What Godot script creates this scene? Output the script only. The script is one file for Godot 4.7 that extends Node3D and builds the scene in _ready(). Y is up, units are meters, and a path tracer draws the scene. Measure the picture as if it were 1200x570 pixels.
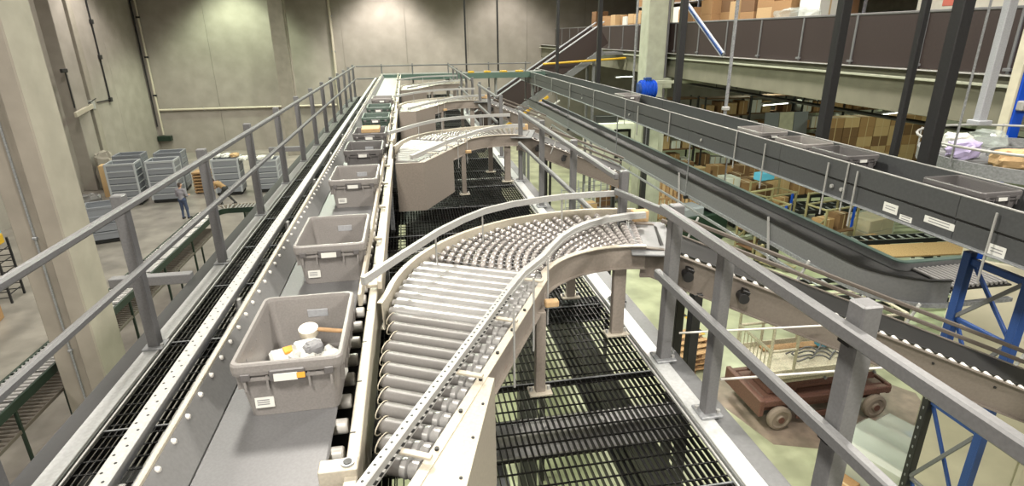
extends Node3D

# ---------------------------------------------------------------- mesh builder
class MB:
	var v := PackedVector3Array()
	var n := PackedVector3Array()
	var c := PackedColorArray()
	var col := Color(1, 1, 1)
	func tri(a: Vector3, b: Vector3, d: Vector3, na: Vector3, nb: Vector3, nd: Vector3) -> void:
		var g := (b - a).cross(d - a)
		if g.dot(na + nb + nd) > 0.0:
			v.append(a); v.append(d); v.append(b); n.append(na); n.append(nd); n.append(nb)
		else:
			v.append(a); v.append(b); v.append(d); n.append(na); n.append(nb); n.append(nd)
		c.append(col); c.append(col); c.append(col)
	func face(p: Array, out: Vector3) -> void:   # flat convex polygon; out = a direction on its outer side
		var g: Vector3 = (p[1] - p[0]).cross(p[2] - p[0])
		if g.length() < 1e-12 and p.size() > 3:
			g = (p[2] - p[0]).cross(p[3] - p[0])
		g = g.normalized()
		if g.dot(out) < 0.0: g = -g
		for i in range(1, p.size() - 1): tri(p[0], p[i], p[i + 1], g, g, g)
	func box(ce: Vector3, s: Vector3, b := 0.0, q := Basis()) -> void:
		var h := s * 0.5
		b = min(b, min(h.x, min(h.y, h.z)) * 0.9)
		for ax in 3:
			var a1 := (ax + 1) % 3
			var a2 := (ax + 2) % 3
			for sg in [-1.0, 1.0]:
				var pts := []
				for k in [[-1.0, -1.0], [1.0, -1.0], [1.0, 1.0], [-1.0, 1.0]]:
					var p := Vector3()
					p[ax] = sg * h[ax]; p[a1] = k[0] * (h[a1] - b); p[a2] = k[1] * (h[a2] - b)
					pts.append(ce + q * p)
				var o := Vector3(); o[ax] = sg
				face(pts, q * o)
				if b > 0.0:
					for s1 in [-1.0, 1.0]:
						if ax < 3:
							var e := []
							var p0 := Vector3(); p0[ax] = sg * h[ax]; p0[a1] = s1 * (h[a1] - b); p0[a2] = -(h[a2] - b)
							var p1 := p0; p1[a2] = h[a2] - b
							var p2 := Vector3(); p2[ax] = sg * (h[ax] - b); p2[a1] = s1 * h[a1]; p2[a2] = h[a2] - b
							var p3 := p2; p3[a2] = -(h[a2] - b)
							e = [ce + q * p0, ce + q * p1, ce + q * p2, ce + q * p3]
							var oo := Vector3(); oo[ax] = sg; oo[a1] = s1
							face(e, q * oo)
		if b > 0.0:
			for sx in [-1.0, 1.0]:
				for sy in [-1.0, 1.0]:
					for sz in [-1.0, 1.0]:
						var o := Vector3(sx, sy, sz)
						var hb := h - Vector3(b, b, b)
						face([ce + q * (Vector3(h.x, hb.y, hb.z) * o), ce + q * (Vector3(hb.x, h.y, hb.z) * o), ce + q * (Vector3(hb.x, hb.y, h.z) * o)], q * o)
	func cyl(a: Vector3, b: Vector3, r0: float, r1 := -1.0, seg := 10, cap := true) -> void:
		if r1 < 0.0: r1 = r0
		var t := (b - a).normalized()
		var u := t.cross(Vector3.UP if absf(t.y) < 0.9 else Vector3.RIGHT).normalized()
		var w := t.cross(u)
		var L := (b - a).length()
		for i in seg:
			var a0 := TAU * i / seg
			var a1 := TAU * (i + 1) / seg
			var d0 := u * cos(a0) + w * sin(a0)
			var d1 := u * cos(a1) + w * sin(a1)
			var s0 := (d0 + t * (r0 - r1) / L).normalized()
			var s1 := (d1 + t * (r0 - r1) / L).normalized()
			tri(a + d0 * r0, a + d1 * r0, b + d1 * r1, s0, s1, s1)
			tri(a + d0 * r0, b + d1 * r1, b + d0 * r1, s0, s1, s0)
			if cap:
				tri(a, a + d0 * r0, a + d1 * r0, -t, -t, -t)
				tri(b, b + d0 * r1, b + d1 * r1, t, t, t)
	func ring(ce: Vector3, axis: Vector3, R: float, r: float, seg := 24, rs := 8) -> void:   # torus
		var pts := []
		var u := axis.cross(Vector3.UP if absf(axis.y) < 0.9 else Vector3.RIGHT).normalized()
		var w := axis.cross(u)
		for i in seg + 1: pts.append(ce + (u * cos(TAU * i / seg) + w * sin(TAU * i / seg)) * R)
		tube(pts, r, rs)
	func lathe(ce: Vector3, axis: Vector3, prof: Array, seg := 20) -> void:   # prof: Vector2(radius, along axis)
		var u := axis.cross(Vector3.UP if absf(axis.y) < 0.9 else Vector3.RIGHT).normalized()
		var w := axis.cross(u)
		for k in prof.size() - 1:
			var p: Vector2 = prof[k]
			var q: Vector2 = prof[k + 1]
			var nn := Vector2(q.y - p.y, -(q.x - p.x)).normalized()
			for i in seg:
				var d0 := u * cos(TAU * i / seg) + w * sin(TAU * i / seg)
				var d1 := u * cos(TAU * (i + 1) / seg) + w * sin(TAU * (i + 1) / seg)
				var m0 := d0 * nn.x + axis * nn.y
				var m1 := d1 * nn.x + axis * nn.y
				var A := ce + d0 * p.x + axis * p.y
				var B := ce + d1 * p.x + axis * p.y
				var C := ce + d1 * q.x + axis * q.y
				var D := ce + d0 * q.x + axis * q.y
				if p.x > 1e-6: tri(A, B, C, m0, m1, m1)
				if q.x > 1e-6: tri(A, C, D, m0, m1, m0)
	func tube(pts: Array, r: float, seg := 8) -> void:
		var rings := []
		var dirs := []
		var u := Vector3.ZERO
		for i in pts.size():
			var t: Vector3 = (pts[mini(i + 1, pts.size() - 1)] - pts[maxi(i - 1, 0)]).normalized()
			if u == Vector3.ZERO: u = t.cross(Vector3.UP if absf(t.y) < 0.9 else Vector3.RIGHT).normalized()
			u = (u - t * u.dot(t)).normalized()
			var w := t.cross(u)
			var rr := []
			var dd := []
			for k in seg:
				var d := u * cos(TAU * k / seg) + w * sin(TAU * k / seg)
				dd.append(d); rr.append(pts[i] + d * r)
			rings.append(rr); dirs.append(dd)
		for i in pts.size() - 1:
			for k in seg:
				var k1 := (k + 1) % seg
				tri(rings[i][k], rings[i][k1], rings[i + 1][k1], dirs[i][k], dirs[i][k1], dirs[i + 1][k1])
				tri(rings[i][k], rings[i + 1][k1], rings[i + 1][k], dirs[i][k], dirs[i + 1][k1], dirs[i + 1][k])
		for e in [0, pts.size() - 1]:
			var o: Vector3 = (pts[0] - pts[1]) if e == 0 else (pts[e] - pts[e - 1])
			face(rings[e], o)
	func sweep(pts: Array, prof: Array, up := Vector3.UP, closed_ends := true) -> void:
		# prof: Vector2(right, up) closed outline; pts: path
		var rings := []
		var fr := []
		for i in pts.size():
			var t: Vector3 = (pts[mini(i + 1, pts.size() - 1)] - pts[maxi(i - 1, 0)]).normalized()
			var rt := t.cross(up).normalized()
			var uu := rt.cross(t)
			# mitre: widen the lateral axis at a corner
			var k := 1.0
			if i > 0 and i < pts.size() - 1:
				var a: Vector3 = (pts[i] - pts[i - 1]).normalized()
				k = 1.0 / maxf(0.5, a.dot(t))
			var rr := []
			for p in prof: rr.append(pts[i] + rt * p.x * k + uu * p.y)
			rings.append(rr); fr.append([rt, uu, t])
		var area := 0.0
		for j in prof.size():
			var p: Vector2 = prof[j]
			var q: Vector2 = prof[(j + 1) % prof.size()]
			area += p.x * q.y - q.x * p.y
		var sg := 1.0 if area > 0.0 else -1.0
		for j in prof.size():
			var j1 := (j + 1) % prof.size()
			var e: Vector2 = prof[j1] - prof[j]
			var nn := Vector2(e.y, -e.x).normalized() * sg
			for i in pts.size() - 1:
				var n0: Vector3 = fr[i][0] * nn.x + fr[i][1] * nn.y
				var n1: Vector3 = fr[i + 1][0] * nn.x + fr[i + 1][1] * nn.y
				tri(rings[i][j], rings[i][j1], rings[i + 1][j1], n0, n0, n1)
				tri(rings[i][j], rings[i + 1][j1], rings[i + 1][j], n0, n1, n1)
		if closed_ends:
			var pk := PackedVector2Array(prof)
			var ix := Geometry2D.triangulate_polygon(pk)
			for e in [0, pts.size() - 1]:
				var o: Vector3 = -fr[0][2] if e == 0 else fr[e][2]
				for k in range(0, ix.size(), 3):
					tri(rings[e][ix[k]], rings[e][ix[k + 1]], rings[e][ix[k + 2]], o, o, o)
	func prism(plan: Array, y0: float, y1: float) -> void:   # plan: Vector2(x, z)
		var pk := PackedVector2Array(plan)
		var ix := Geometry2D.triangulate_polygon(pk)
		for k in range(0, ix.size(), 3):
			var a: Vector2 = pk[ix[k]]; var b: Vector2 = pk[ix[k + 1]]; var d: Vector2 = pk[ix[k + 2]]
			tri(Vector3(a.x, y1, a.y), Vector3(b.x, y1, b.y), Vector3(d.x, y1, d.y), Vector3.UP, Vector3.UP, Vector3.UP)
			tri(Vector3(a.x, y0, a.y), Vector3(b.x, y0, b.y), Vector3(d.x, y0, d.y), Vector3.DOWN, Vector3.DOWN, Vector3.DOWN)
		var area := 0.0
		for j in plan.size(): area += plan[j].x * plan[(j + 1) % plan.size()].y - plan[(j + 1) % plan.size()].x * plan[j].y
		for j in plan.size():
			var p: Vector2 = plan[j]; var q: Vector2 = plan[(j + 1) % plan.size()]
			var e := q - p
			var nn := Vector3(e.y, 0, -e.x).normalized() * (1.0 if area > 0.0 else -1.0)
			face([Vector3(p.x, y0, p.y), Vector3(q.x, y0, q.y), Vector3(q.x, y1, q.y), Vector3(p.x, y1, p.y)], nn)
	func loft(rings: Array, outs: Array) -> void:   # rings of equal size; outs[i]: +1 outward, -1 inward, or Vector3
		for i in rings.size() - 1:
			var m: int = rings[i].size()
			var ce := Vector3.ZERO
			for p in rings[i]: ce += p / float(m)
			for k in m:
				var k1 := (k + 1) % m
				var q := [rings[i][k], rings[i][k1], rings[i + 1][k1], rings[i + 1][k]]
				var o = outs[i]
				var d: Vector3
				if o is Vector3: d = o
				else:
					d = (q[0] + q[1] + q[2] + q[3]) / 4.0 - ce; d.y = 0; d *= o
				face(q, d)
	func done() -> ArrayMesh:
		var a := []
		a.resize(Mesh.ARRAY_MAX)
		a[Mesh.ARRAY_VERTEX] = v
		a[Mesh.ARRAY_NORMAL] = n
		a[Mesh.ARRAY_COLOR] = c
		var m := ArrayMesh.new()
		m.add_surface_from_arrays(Mesh.PRIMITIVE_TRIANGLES, a)
		return m

static func rrect(hx: float, hz: float, y: float, r: float, seg := 4) -> Array:
	var out := []
	for q in [[1, 1, 0.0], [-1, 1, 90.0], [-1, -1, 180.0], [1, -1, 270.0]]:
		for i in seg + 1:
			var a := deg_to_rad(q[2] + 90.0 * i / seg)
			out.append(Vector3(q[0] * (hx - r) + cos(a) * r, y, q[1] * (hz - r) + sin(a) * r))
	return out

# ---------------------------------------------------------------- naming, tagging
var used := {}
var rng := RandomNumberGenerator.new()
var M := {}
var cache := {}

func numbered(nm: String) -> String:
	if not used.has(nm):
		used[nm] = 0
		return nm
	used[nm] += 1
	return "%s_%03d" % [nm, used[nm]]

func thing(nm: String, label: String, category: String, at := Vector3.ZERO, turn := 0.0, group := "") -> Node3D:
	var o := Node3D.new()
	o.name = numbered(nm)
	add_child(o)
	o.position = at
	o.rotation.y = turn
	o.set_meta("label", label)
	o.set_meta("category", category)
	if group != "": o.set_meta("group", group)
	return o

func struct(nm: String, label := "") -> Node3D:
	var o := Node3D.new()
	o.name = nm
	add_child(o)
	o.set_meta("kind", "structure")
	if label != "": o.set_meta("label", label)
	return o

func part(parent: Node, nm: String, mesh: Mesh, mat: Material, at := Vector3.ZERO, q := Basis()) -> MeshInstance3D:
	var o := MeshInstance3D.new()
	o.mesh = mesh
	o.material_override = mat
	o.name = nm
	o.transform = Transform3D(q, at)
	o.cast_shadow = GeometryInstance3D.SHADOW_CASTING_SETTING_ON
	parent.add_child(o, true)
	return o

func one(nm: String, label: String, category: String, mesh: Mesh, mat: Material, at := Vector3.ZERO, turn := 0.0, group := "") -> MeshInstance3D:
	var o := part(self, numbered(nm), mesh, mat, at, Basis(Vector3.UP, turn))
	o.set_meta("label", label)
	o.set_meta("category", category)
	if group != "": o.set_meta("group", group)
	return o

func bx(s: Vector3, b := 0.004) -> ArrayMesh:
	var k := "b%.4f,%.4f,%.4f,%.4f" % [s.x, s.y, s.z, b]
	if not cache.has(k):
		var m := MB.new()
		m.box(Vector3.ZERO, s, b)
		cache[k] = m.done()
	return cache[k]

func cy(r: float, h: float, axis := 1, seg := 12) -> ArrayMesh:
	var k := "c%.4f,%.4f,%d,%d" % [r, h, axis, seg]
	if not cache.has(k):
		var m := MB.new()
		var d := Vector3(); d[axis] = h * 0.5
		m.cyl(-d, d, r, r, seg)
		cache[k] = m.done()
	return cache[k]

func pb(parent: Node, nm: String, mat: Material, ce: Vector3, s: Vector3, b := 0.004, q := Basis()) -> MeshInstance3D:
	return part(parent, nm, bx(s, b), mat, ce, q)

# straight bar of rectangular section between two points
func bar(parent: Node, nm: String, mat: Material, a: Vector3, b: Vector3, w: float, h: float, bev := 0.004) -> MeshInstance3D:
	var t := (b - a).normalized()
	var z := -t
	var x := (Vector3.UP if absf(t.y) < 0.98 else Vector3.BACK).cross(z).normalized()
	var y := z.cross(x)
	return part(parent, nm, bx(Vector3(w, h, (b - a).length()), bev), mat, (a + b) * 0.5, Basis(x, y, z))

func rod(parent: Node, nm: String, mat: Material, a: Vector3, b: Vector3, r: float, seg := 10) -> MeshInstance3D:
	var m := MB.new()
	m.cyl(a, b, r, r, seg)
	return part(parent, nm, m.done(), mat)

# ---------------------------------------------------------------- materials
var tex := {}
func noise_tex(key: String, freq: float, lo: float, hi: float, oct := 5, seed := 1, contrast := 1.0) -> ImageTexture:
	if tex.has(key): return tex[key]
	var fn := FastNoiseLite.new()
	fn.seed = seed
	fn.noise_type = FastNoiseLite.TYPE_SIMPLEX_SMOOTH
	fn.frequency = freq
	fn.fractal_octaves = oct
	var src := fn.get_seamless_image(512, 512)
	var im := Image.create(512, 512, false, Image.FORMAT_RGB8)
	for y in 512:
		for x in 512:
			var g := src.get_pixel(x, y).r
			g = clampf((g - 0.5) * contrast + 0.5, 0.0, 1.0)
			var k := lerpf(lo, hi, g)
			im.set_pixel(x, y, Color(k, k, k))
	tex[key] = ImageTexture.create_from_image(im)
	return tex[key]

func mat(key: String, col: Color, rough := 0.6, metal := 0.0, t = null, scale := 1.0, world := true) -> StandardMaterial3D:
	if M.has(key): return M[key]
	var m := StandardMaterial3D.new()
	m.albedo_color = col
	m.roughness = rough
	m.metallic = metal
	if t != null:
		m.albedo_texture = t
		m.uv1_triplanar = true
		m.uv1_world_triplanar = world
		m.uv1_scale = Vector3.ONE * scale
	M[key] = m
	return m

func glow(key: String, col: Color, e: float) -> StandardMaterial3D:
	if M.has(key): return M[key]
	var m := StandardMaterial3D.new()
	m.albedo_color = col
	m.emission_enabled = true
	m.emission = col
	m.emission_energy_multiplier = e
	M[key] = m
	return m

func make_materials() -> void:
	var soft := noise_tex("soft", 0.008, 0.90, 1.0, 5, 3, 1.2)
	var fine := noise_tex("fine", 0.05, 0.92, 1.0, 4, 5, 1.4)
	var blot := noise_tex("blot", 0.012, 0.80, 1.0, 6, 9, 1.6)
	var wear := noise_tex("wear", 0.03, 0.82, 1.0, 6, 12, 1.8)
	mat("concrete", Color(0.585, 0.56, 0.53), 0.85, 0.0, soft, 0.16)
	mat("concrete_light", Color(0.57, 0.545, 0.505), 0.8, 0.0, soft, 0.3)
	mat("floor_grey", Color(0.57, 0.545, 0.52), 0.33, 0.0, blot, 0.12)
	mat("floor_green", Color(0.66, 0.67, 0.56), 0.35, 0.0, blot, 0.12)
	mat("bare_floor", Color(0.55, 0.49, 0.44), 0.5, 0.0, blot, 0.3)
	mat("ceiling", Color(0.80, 0.79, 0.76), 0.9, 0.0, soft, 0.2)
	mat("galv", Color(0.60, 0.61, 0.62), 0.42, 0.3, wear, 1.5)
	mat("galv_light", Color(0.66, 0.66, 0.65), 0.42, 0.15, fine, 2.0)
	mat("galv_kick", Color(0.76, 0.77, 0.77), 0.36, 0.3, fine, 1.2)
	mat("rail_grey", Color(0.43, 0.43, 0.435), 0.42, 0.1, fine, 2.0)
	mat("grating", Color(0.10, 0.10, 0.10), 0.36, 0.6)
	mat("dark_steel", Color(0.16, 0.16, 0.165), 0.45, 0.2, fine, 1.0)
	mat("plate_dark", Color(0.28, 0.285, 0.29), 0.42, 0.0, fine, 1.0)
	mat("plate_mid", Color(0.42, 0.425, 0.43), 0.42, 0.0, fine, 1.0)
	mat("belt", Color(0.40, 0.40, 0.405), 0.38, 0.0, fine, 2.5)
	mat("belt_dark", Color(0.11, 0.11, 0.11), 0.5, 0.0, fine, 2.0)
	mat("skirt", Color(0.46, 0.46, 0.46), 0.42, 0.1, fine, 2.0)
	mat("cream", Color(0.72, 0.69, 0.63), 0.4, 0.05, fine, 2.0)
	mat("beige", Color(0.57, 0.535, 0.50), 0.42, 0.1, fine, 1.5)
	mat("beige_dark", Color(0.46, 0.43, 0.40), 0.42, 0.1, fine, 1.5)
	mat("roller_grey", Color(0.44, 0.43, 0.42), 0.42, 0.0, fine, 4.0)
	mat("roller_zinc", Color(0.66, 0.655, 0.65), 0.28, 0.35, fine, 4.0)
	mat("white_plastic", Color(0.78, 0.77, 0.75), 0.35)
	mat("wheel_zinc", Color(0.62, 0.60, 0.59), 0.32, 0.55)
	mat("black", Color(0.03, 0.03, 0.03), 0.5)
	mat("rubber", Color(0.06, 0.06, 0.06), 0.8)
	mat("guard_brown", Color(0.40, 0.37, 0.34), 0.45, 0.1, fine, 1.5)
	mat("obelt", Color(0.68, 0.65, 0.58), 0.5)
	mat("tote", Color(0.53, 0.515, 0.505), 0.40, 0.0, fine, 3.0)
	mat("tote_green", Color(0.30, 0.36, 0.33), 0.45, 0.0, fine, 3.0)
	mat("tote_dark", Color(0.38, 0.37, 0.37), 0.42, 0.0, fine, 3.0)
	mat("card_white", Color(0.80, 0.80, 0.78), 0.6)
	mat("ink", Color(0.48, 0.48, 0.49), 0.7)
	mat("orange", Color(0.90, 0.62, 0.22), 0.6)
	mat("carton", Color(0.62, 0.48, 0.33), 0.85, 0.0, fine, 1.0)
	mat("carton_dark", Color(0.47, 0.35, 0.24), 0.85, 0.0, fine, 1.0)
	mat("carton_pale", Color(0.74, 0.62, 0.46), 0.85, 0.0, fine, 1.0)
	mat("tape", Color(0.72, 0.62, 0.48), 0.35)
	mat("wood", Color(0.68, 0.54, 0.38), 0.75, 0.0, wear, 1.2)
	mat("wood_dark", Color(0.42, 0.30, 0.20), 0.75, 0.0, wear, 1.2)
	mat("fascia", Color(0.19, 0.145, 0.14), 0.5, 0.0, fine, 0.6)
	mat("mezz_beam", Color(0.46, 0.45, 0.39), 0.75, 0.0, soft, 0.3)
	mat("pale_green", Color(0.66, 0.67, 0.60), 0.65, 0.0, soft, 0.4)
	mat("blue", Color(0.15, 0.27, 0.49), 0.45, 0.0, fine, 2.0)
	mat("blue_bright", Color(0.05, 0.28, 0.72), 0.4)
	mat("yellow", Color(0.72, 0.57, 0.10), 0.5)
	mat("lift_brown", Color(0.42, 0.29, 0.25), 0.6, 0.0, wear, 1.5)
	mat("lift_cream", Color(0.80, 0.77, 0.68), 0.5, 0.0, wear, 1.5)
	mat("tyre", Color(0.55, 0.50, 0.45), 0.8, 0.0, fine, 2.0)
	mat("frame_yellow", Color(0.55, 0.51, 0.38), 0.5, 0.0, fine, 2.0)
	mat("cage_grey", Color(0.50, 0.51, 0.54), 0.5, 0.1, fine, 1.5)
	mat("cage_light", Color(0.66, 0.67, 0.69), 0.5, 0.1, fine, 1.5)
	mat("conveyor_green", Color(0.10, 0.17, 0.13), 0.45, 0.1, fine, 1.5)
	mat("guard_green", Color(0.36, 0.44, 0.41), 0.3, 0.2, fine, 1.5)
	mat("wall_white", Color(0.80, 0.79, 0.74), 0.8, 0.0, soft, 0.3)
	mat("panel_beige", Color(0.76, 0.74, 0.66), 0.6, 0.0, soft, 0.5)
	mat("pink", Color(0.75, 0.42, 0.36), 0.7)
	mat("purple", Color(0.33, 0.22, 0.50), 0.7)
	mat("lilac", Color(0.66, 0.62, 0.76), 0.5)
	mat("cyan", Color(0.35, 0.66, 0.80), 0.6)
	mat("cable_blue", Color(0.06, 0.22, 0.55), 0.45)
	var film := mat("film", Color(0.84, 0.88, 0.86, 0.26), 0.18)
	film.transparency = BaseMaterial3D.TRANSPARENCY_ALPHA
	var poly := mat("poly", Color(0.88, 0.92, 0.89, 0.34), 0.25)
	poly.transparency = BaseMaterial3D.TRANSPARENCY_ALPHA
	var cloth := mat("cloth", Color(1, 1, 1), 0.85)
	cloth.vertex_color_use_as_albedo = true

# ---------------------------------------------------------------- camera, light
func high_bay(at: Vector3, e: float, colour: Color, cone := 76.0) -> void:
	var t := thing("high_bay_lamp", "round high-bay lamp hanging from the hall ceiling", "lamp", at, 0.0, "high-bay lamps under the ceiling")
	var m := MB.new()
	m.lathe(Vector3.ZERO, Vector3.UP, [Vector2(0.30, 0.0), Vector2(0.22, 0.14), Vector2(0.10, 0.26), Vector2(0.08, 0.42), Vector2(0.0, 0.42)], 24)
	m.lathe(Vector3.ZERO, Vector3.UP, [Vector2(0.29, 0.0), Vector2(0.21, 0.13), Vector2(0.0, 0.14)], 24)
	part(t, "reflector", m.done(), M.plate_mid)
	part(t, "lens", cy(0.2, 0.02, 1, 24), M.lamp_glow, Vector3(0, 0.11, 0))
	var h := 14.6 - at.y - 0.4
	part(t, "suspension_rod", cy(0.012, h, 1, 6), M.galv, Vector3(0, 0.4 + h * 0.5, 0))
	var s := SpotLight3D.new()
	s.name = "lamp_light"
	s.position = Vector3(0, 0.06, 0)
	s.rotation_degrees = Vector3(-90, 0, 0)
	s.spot_angle = cone
	s.spot_angle_attenuation = 0.5
	s.spot_range = 60.0
	s.spot_attenuation = 2.0
	s.light_energy = e
	s.light_color = colour
	s.light_size = 0.6
	s.shadow_enabled = true
	t.add_child(s)

func tube_lamp(at: Vector3, turn: float, e: float, colour: Color, label: String, group: String) -> void:
	var t := thing("batten_lamp", label, "lamp", at, turn, group)
	pb(t, "housing", M.cage_light, Vector3(0, 0.05, 0), Vector3(1.3, 0.06, 0.14), 0.01)
	rod(t, "tube", M.tube_glow, Vector3(-0.6, 0, 0), Vector3(0.6, 0, 0), 0.018)
	for s in [-1.0, 1.0]: pb(t, "end_cap", M.cage_light, Vector3(s * 0.62, 0.0, 0), Vector3(0.03, 0.06, 0.06), 0.005)
	var a := AreaLight3D.new()
	a.name = "tube_light"
	a.area_size = Vector2(1.2, 0.05)
	a.rotation_degrees = Vector3(-90, 0, 0)
	a.position = Vector3(0, -0.03, 0)
	a.light_energy = e
	a.light_color = colour
	a.area_range = 40.0
	a.shadow_enabled = true
	t.add_child(a)

func _ready() -> void:
	rng.seed = 7
	# camera: 1.9 m above the belt level, looking along the main conveyor and a little to the right
	var cam := Camera3D.new()
	cam.name = "camera"
	cam.fov = 46.0
	cam.near = 0.05
	cam.far = 200.0
	cam.transform = Transform3D(Basis(Vector3(0.98472864, -0.01119678, 0.17373584), Vector3(0.06979877, 0.93960715, -0.33506197), Vector3(-0.15949182, 0.34207167, 0.9260396)), Vector3(0, 8, 0))
	add_child(cam)
	cam.current = true
	var we := WorldEnvironment.new()
	var env := Environment.new()
	env.background_mode = Environment.BG_COLOR
	env.background_color = Color(0, 0, 0)
	env.tonemap_mode = Environment.TONE_MAPPER_LINEAR
	env.tonemap_exposure = 0.95
	env.sdfgi_enabled = true
	env.ssao_enabled = true
	env.ssil_enabled = true
	we.environment = env
	we.name = "world"
	add_child(we)
	make_materials()
	glow("lamp_glow", Color(1.0, 0.95, 0.85), 12.0)
	glow("tube_glow", Color(0.97, 1.0, 0.93), 6.0)
	var warm := Color(1.0, 0.975, 0.935)
	var green := Color(0.94, 1.0, 0.86)
	for zz in [-43.2, -34.0, -25.0, -16.0, -7.0, 2.0, 11.0]:
		var back: bool = zz < -40.0
		high_bay(Vector3(-11.6, 13.4, zz), 160.0 if back else 52.0, green if back else warm, 50.0 if back else 80.0)
		high_bay(Vector3(-1.3, 13.4, zz), 190.0 if back else 85.0, Color(0.95, 1.0, 0.90) if (zz < -10.0 and not back) else warm, 50.0 if back else 80.0)
		high_bay(Vector3(7.4, 13.4, zz), 85.0, warm, 50.0 if back else 80.0)
	high_bay(Vector3(-15.6, 13.2, -38.0), 80.0, warm, 56.0)
	build_hall()
	build_platform()
	build_main_conveyor()
	build_totes()
	build_branches()
	build_right_conveyors()
	build_mezzanine()
	build_left_floor()
	build_right_floor()

# ---------------------------------------------------------------- the hall
func build_hall() -> void:
	var fl := struct("floor", "concrete hall floor, grey on one side, pale green coated on the other")
	pb(fl, "concrete_slab", M.floor_grey, Vector3(-10.35, -0.15, -16), Vector3(16.3, 0.3, 62), 0.0)
	pb(fl, "green_coated_slab", M.floor_green, Vector3(16.0, -0.15, -16), Vector3(36.4, 0.3, 62), 0.0)
	var bare := MB.new()
	bare.prism([Vector2(6.3, -10.9), Vector2(6.9, -8.6), Vector2(8.6, -8.0), Vector2(10.6, -8.3), Vector2(11.2, -9.6), Vector2(10.3, -10.9), Vector2(8.2, -11.3)], 0.0, 0.003)
	part(fl, "bare_patch", bare.done(), M.bare_floor)
	var ce := struct("ceiling", "plain hall ceiling")
	pb(ce, "ceiling_slab", M.ceiling, Vector3(7.85, 14.75, -16), Vector3(53.0, 0.3, 62), 0.0)
	# back wall from precast panels with open joints
	var wb := struct("wall_back", "tall precast concrete back wall")
	pb(wb, "wall_core", M.concrete, Vector3(7.85, 7.3, -46.22), Vector3(53.0, 14.6, 0.28), 0.0)
	var x := -18.3
	while x < 34.0:
		pb(wb, "wall_panel", M.concrete, Vector3(x + 2.3, 7.3, -46.05), Vector3(4.585, 14.6, 0.1), 0.006)
		x += 4.6
	var wl := struct("wall_left", "tall precast concrete side wall with pilasters")
	pb(wl, "wall_core", M.concrete, Vector3(-18.5, 7.3, -16), Vector3(0.3, 14.6, 62), 0.0)
	var z := -46.0
	while z < 14.0:
		pb(wl, "wall_panel", M.concrete, Vector3(-18.31, 7.3, z + 2.4), Vector3(0.1, 14.6, 4.785), 0.006)
		z += 4.8
	for pz in [-37.3, -22.0]:
		pb(wl, "pilaster", M.concrete_light, Vector3(-18.05, 7.3, pz), Vector3(0.5, 14.6, 0.55), 0.02)
	pb(wl, "pilaster", M.concrete, Vector3(-17.95, 7.3, -35.6), Vector3(0.7, 14.6, 1.3), 0.02)
	var wr := struct("wall_right", "far side wall of the hall")
	pb(wr, "wall_core", M.wall_white, Vector3(34.2, 7.3, -16), Vector3(0.3, 14.6, 62), 0.0)
	var wf := struct("wall_front", "wall behind the viewer")
	pb(wf, "wall_core", M.concrete, Vector3(7.85, 7.3, 15.0), Vector3(53.0, 14.6, 0.3), 0.0)
	# columns
	var c := thing("concrete_column", "massive concrete column with a groove rising beside the green floor conveyor", "column", Vector3(-6.38, 0, -10.93), 0.0, "")
	pb(c, "shaft", M.concrete_light, Vector3(0.22, 7.3, 0), Vector3(0.32, 14.6, 0.88), 0.025)
	pb(c, "shaft", M.concrete_light, Vector3(-0.19, 7.3, -0.05), Vector3(0.50, 14.6, 0.78), 0.02)
	part(c, "conduit", cy(0.02, 11.0, 1, 8), M.galv, Vector3(-0.11, 6.5, 0.37))
	for yy in [2.6, 4.8]: pb(c, "conduit_clip", M.galv, Vector3(-0.11, yy, 0.37), Vector3(0.07, 0.05, 0.06), 0.008)
	c = thing("concrete_column", "concrete column standing before the back wall behind the stacked bulk bins", "column", Vector3(-8.27, 0, -43.5))
	pb(c, "shaft", M.concrete_light, Vector3(-0.05, 7.3, 0), Vector3(0.95, 14.6, 1.0), 0.02)
	pb(c, "side_rib", M.concrete_light, Vector3(0.46, 7.3, 0.1), Vector3(0.08, 14.6, 0.5), 0.02)
	c = thing("concrete_column", "pale column carrying the mezzanine edge beside the blue motor", "column", Vector3(9.62, 0, -22.6))
	pb(c, "shaft", M.pale_green, Vector3(0, 7.3, 0), Vector3(0.78, 14.6, 0.8), 0.025)
	pb(c, "flange_strip", M.pale_green, Vector3(0.66, 7.3, -0.3), Vector3(0.36, 14.6, 0.3), 0.015)
	part(c, "downpipe", cy(0.06, 9.4, 1, 12), M.rail_grey, Vector3(0.5, 9.3, 0.2))
	pb(c, "corbel", M.pale_green, Vector3(0.5, 6.1, 0.05), Vector3(0.6, 0.4, 0.5), 0.02)
	# pipes on the walls
	var p := thing("wall_pipe", "long pale horizontal pipe clipped along the back wall", "pipe", Vector3(0, 3.15, -45.9))
	rod(p, "pipe", M.cream, Vector3(-17.9, 0, 0), Vector3(-5.4, 0, 0), 0.085)
	for k in 6: pb(p, "clip", M.galv, Vector3(-17.0 + k * 2.2, 0, -0.03), Vector3(0.06, 0.24, 0.16), 0.01)
	p = thing("wall_pipe", "pale vertical pipe in the corner of the hall", "pipe", Vector3(-17.85, 0, -45.85))
	rod(p, "pipe", M.cream, Vector3(0, 1.4, 0), Vector3(0, 14.2, 0), 0.075)
	rod(p, "conduit", M.dark_steel, Vector3(-0.28, 2.0, 0), Vector3(-0.28, 14.2, 0), 0.05)
	for k in 4: pb(p, "clip", M.dark_steel, Vector3(0, 4.2 + k * 2.6, 0), Vector3(0.24, 0.12, 0.16), 0.01)
	pb(p, "valve_box", M.conveyor_green, Vector3(0.1, 1.15, 0.1), Vector3(0.9, 0.35, 0.4), 0.02)
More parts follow.
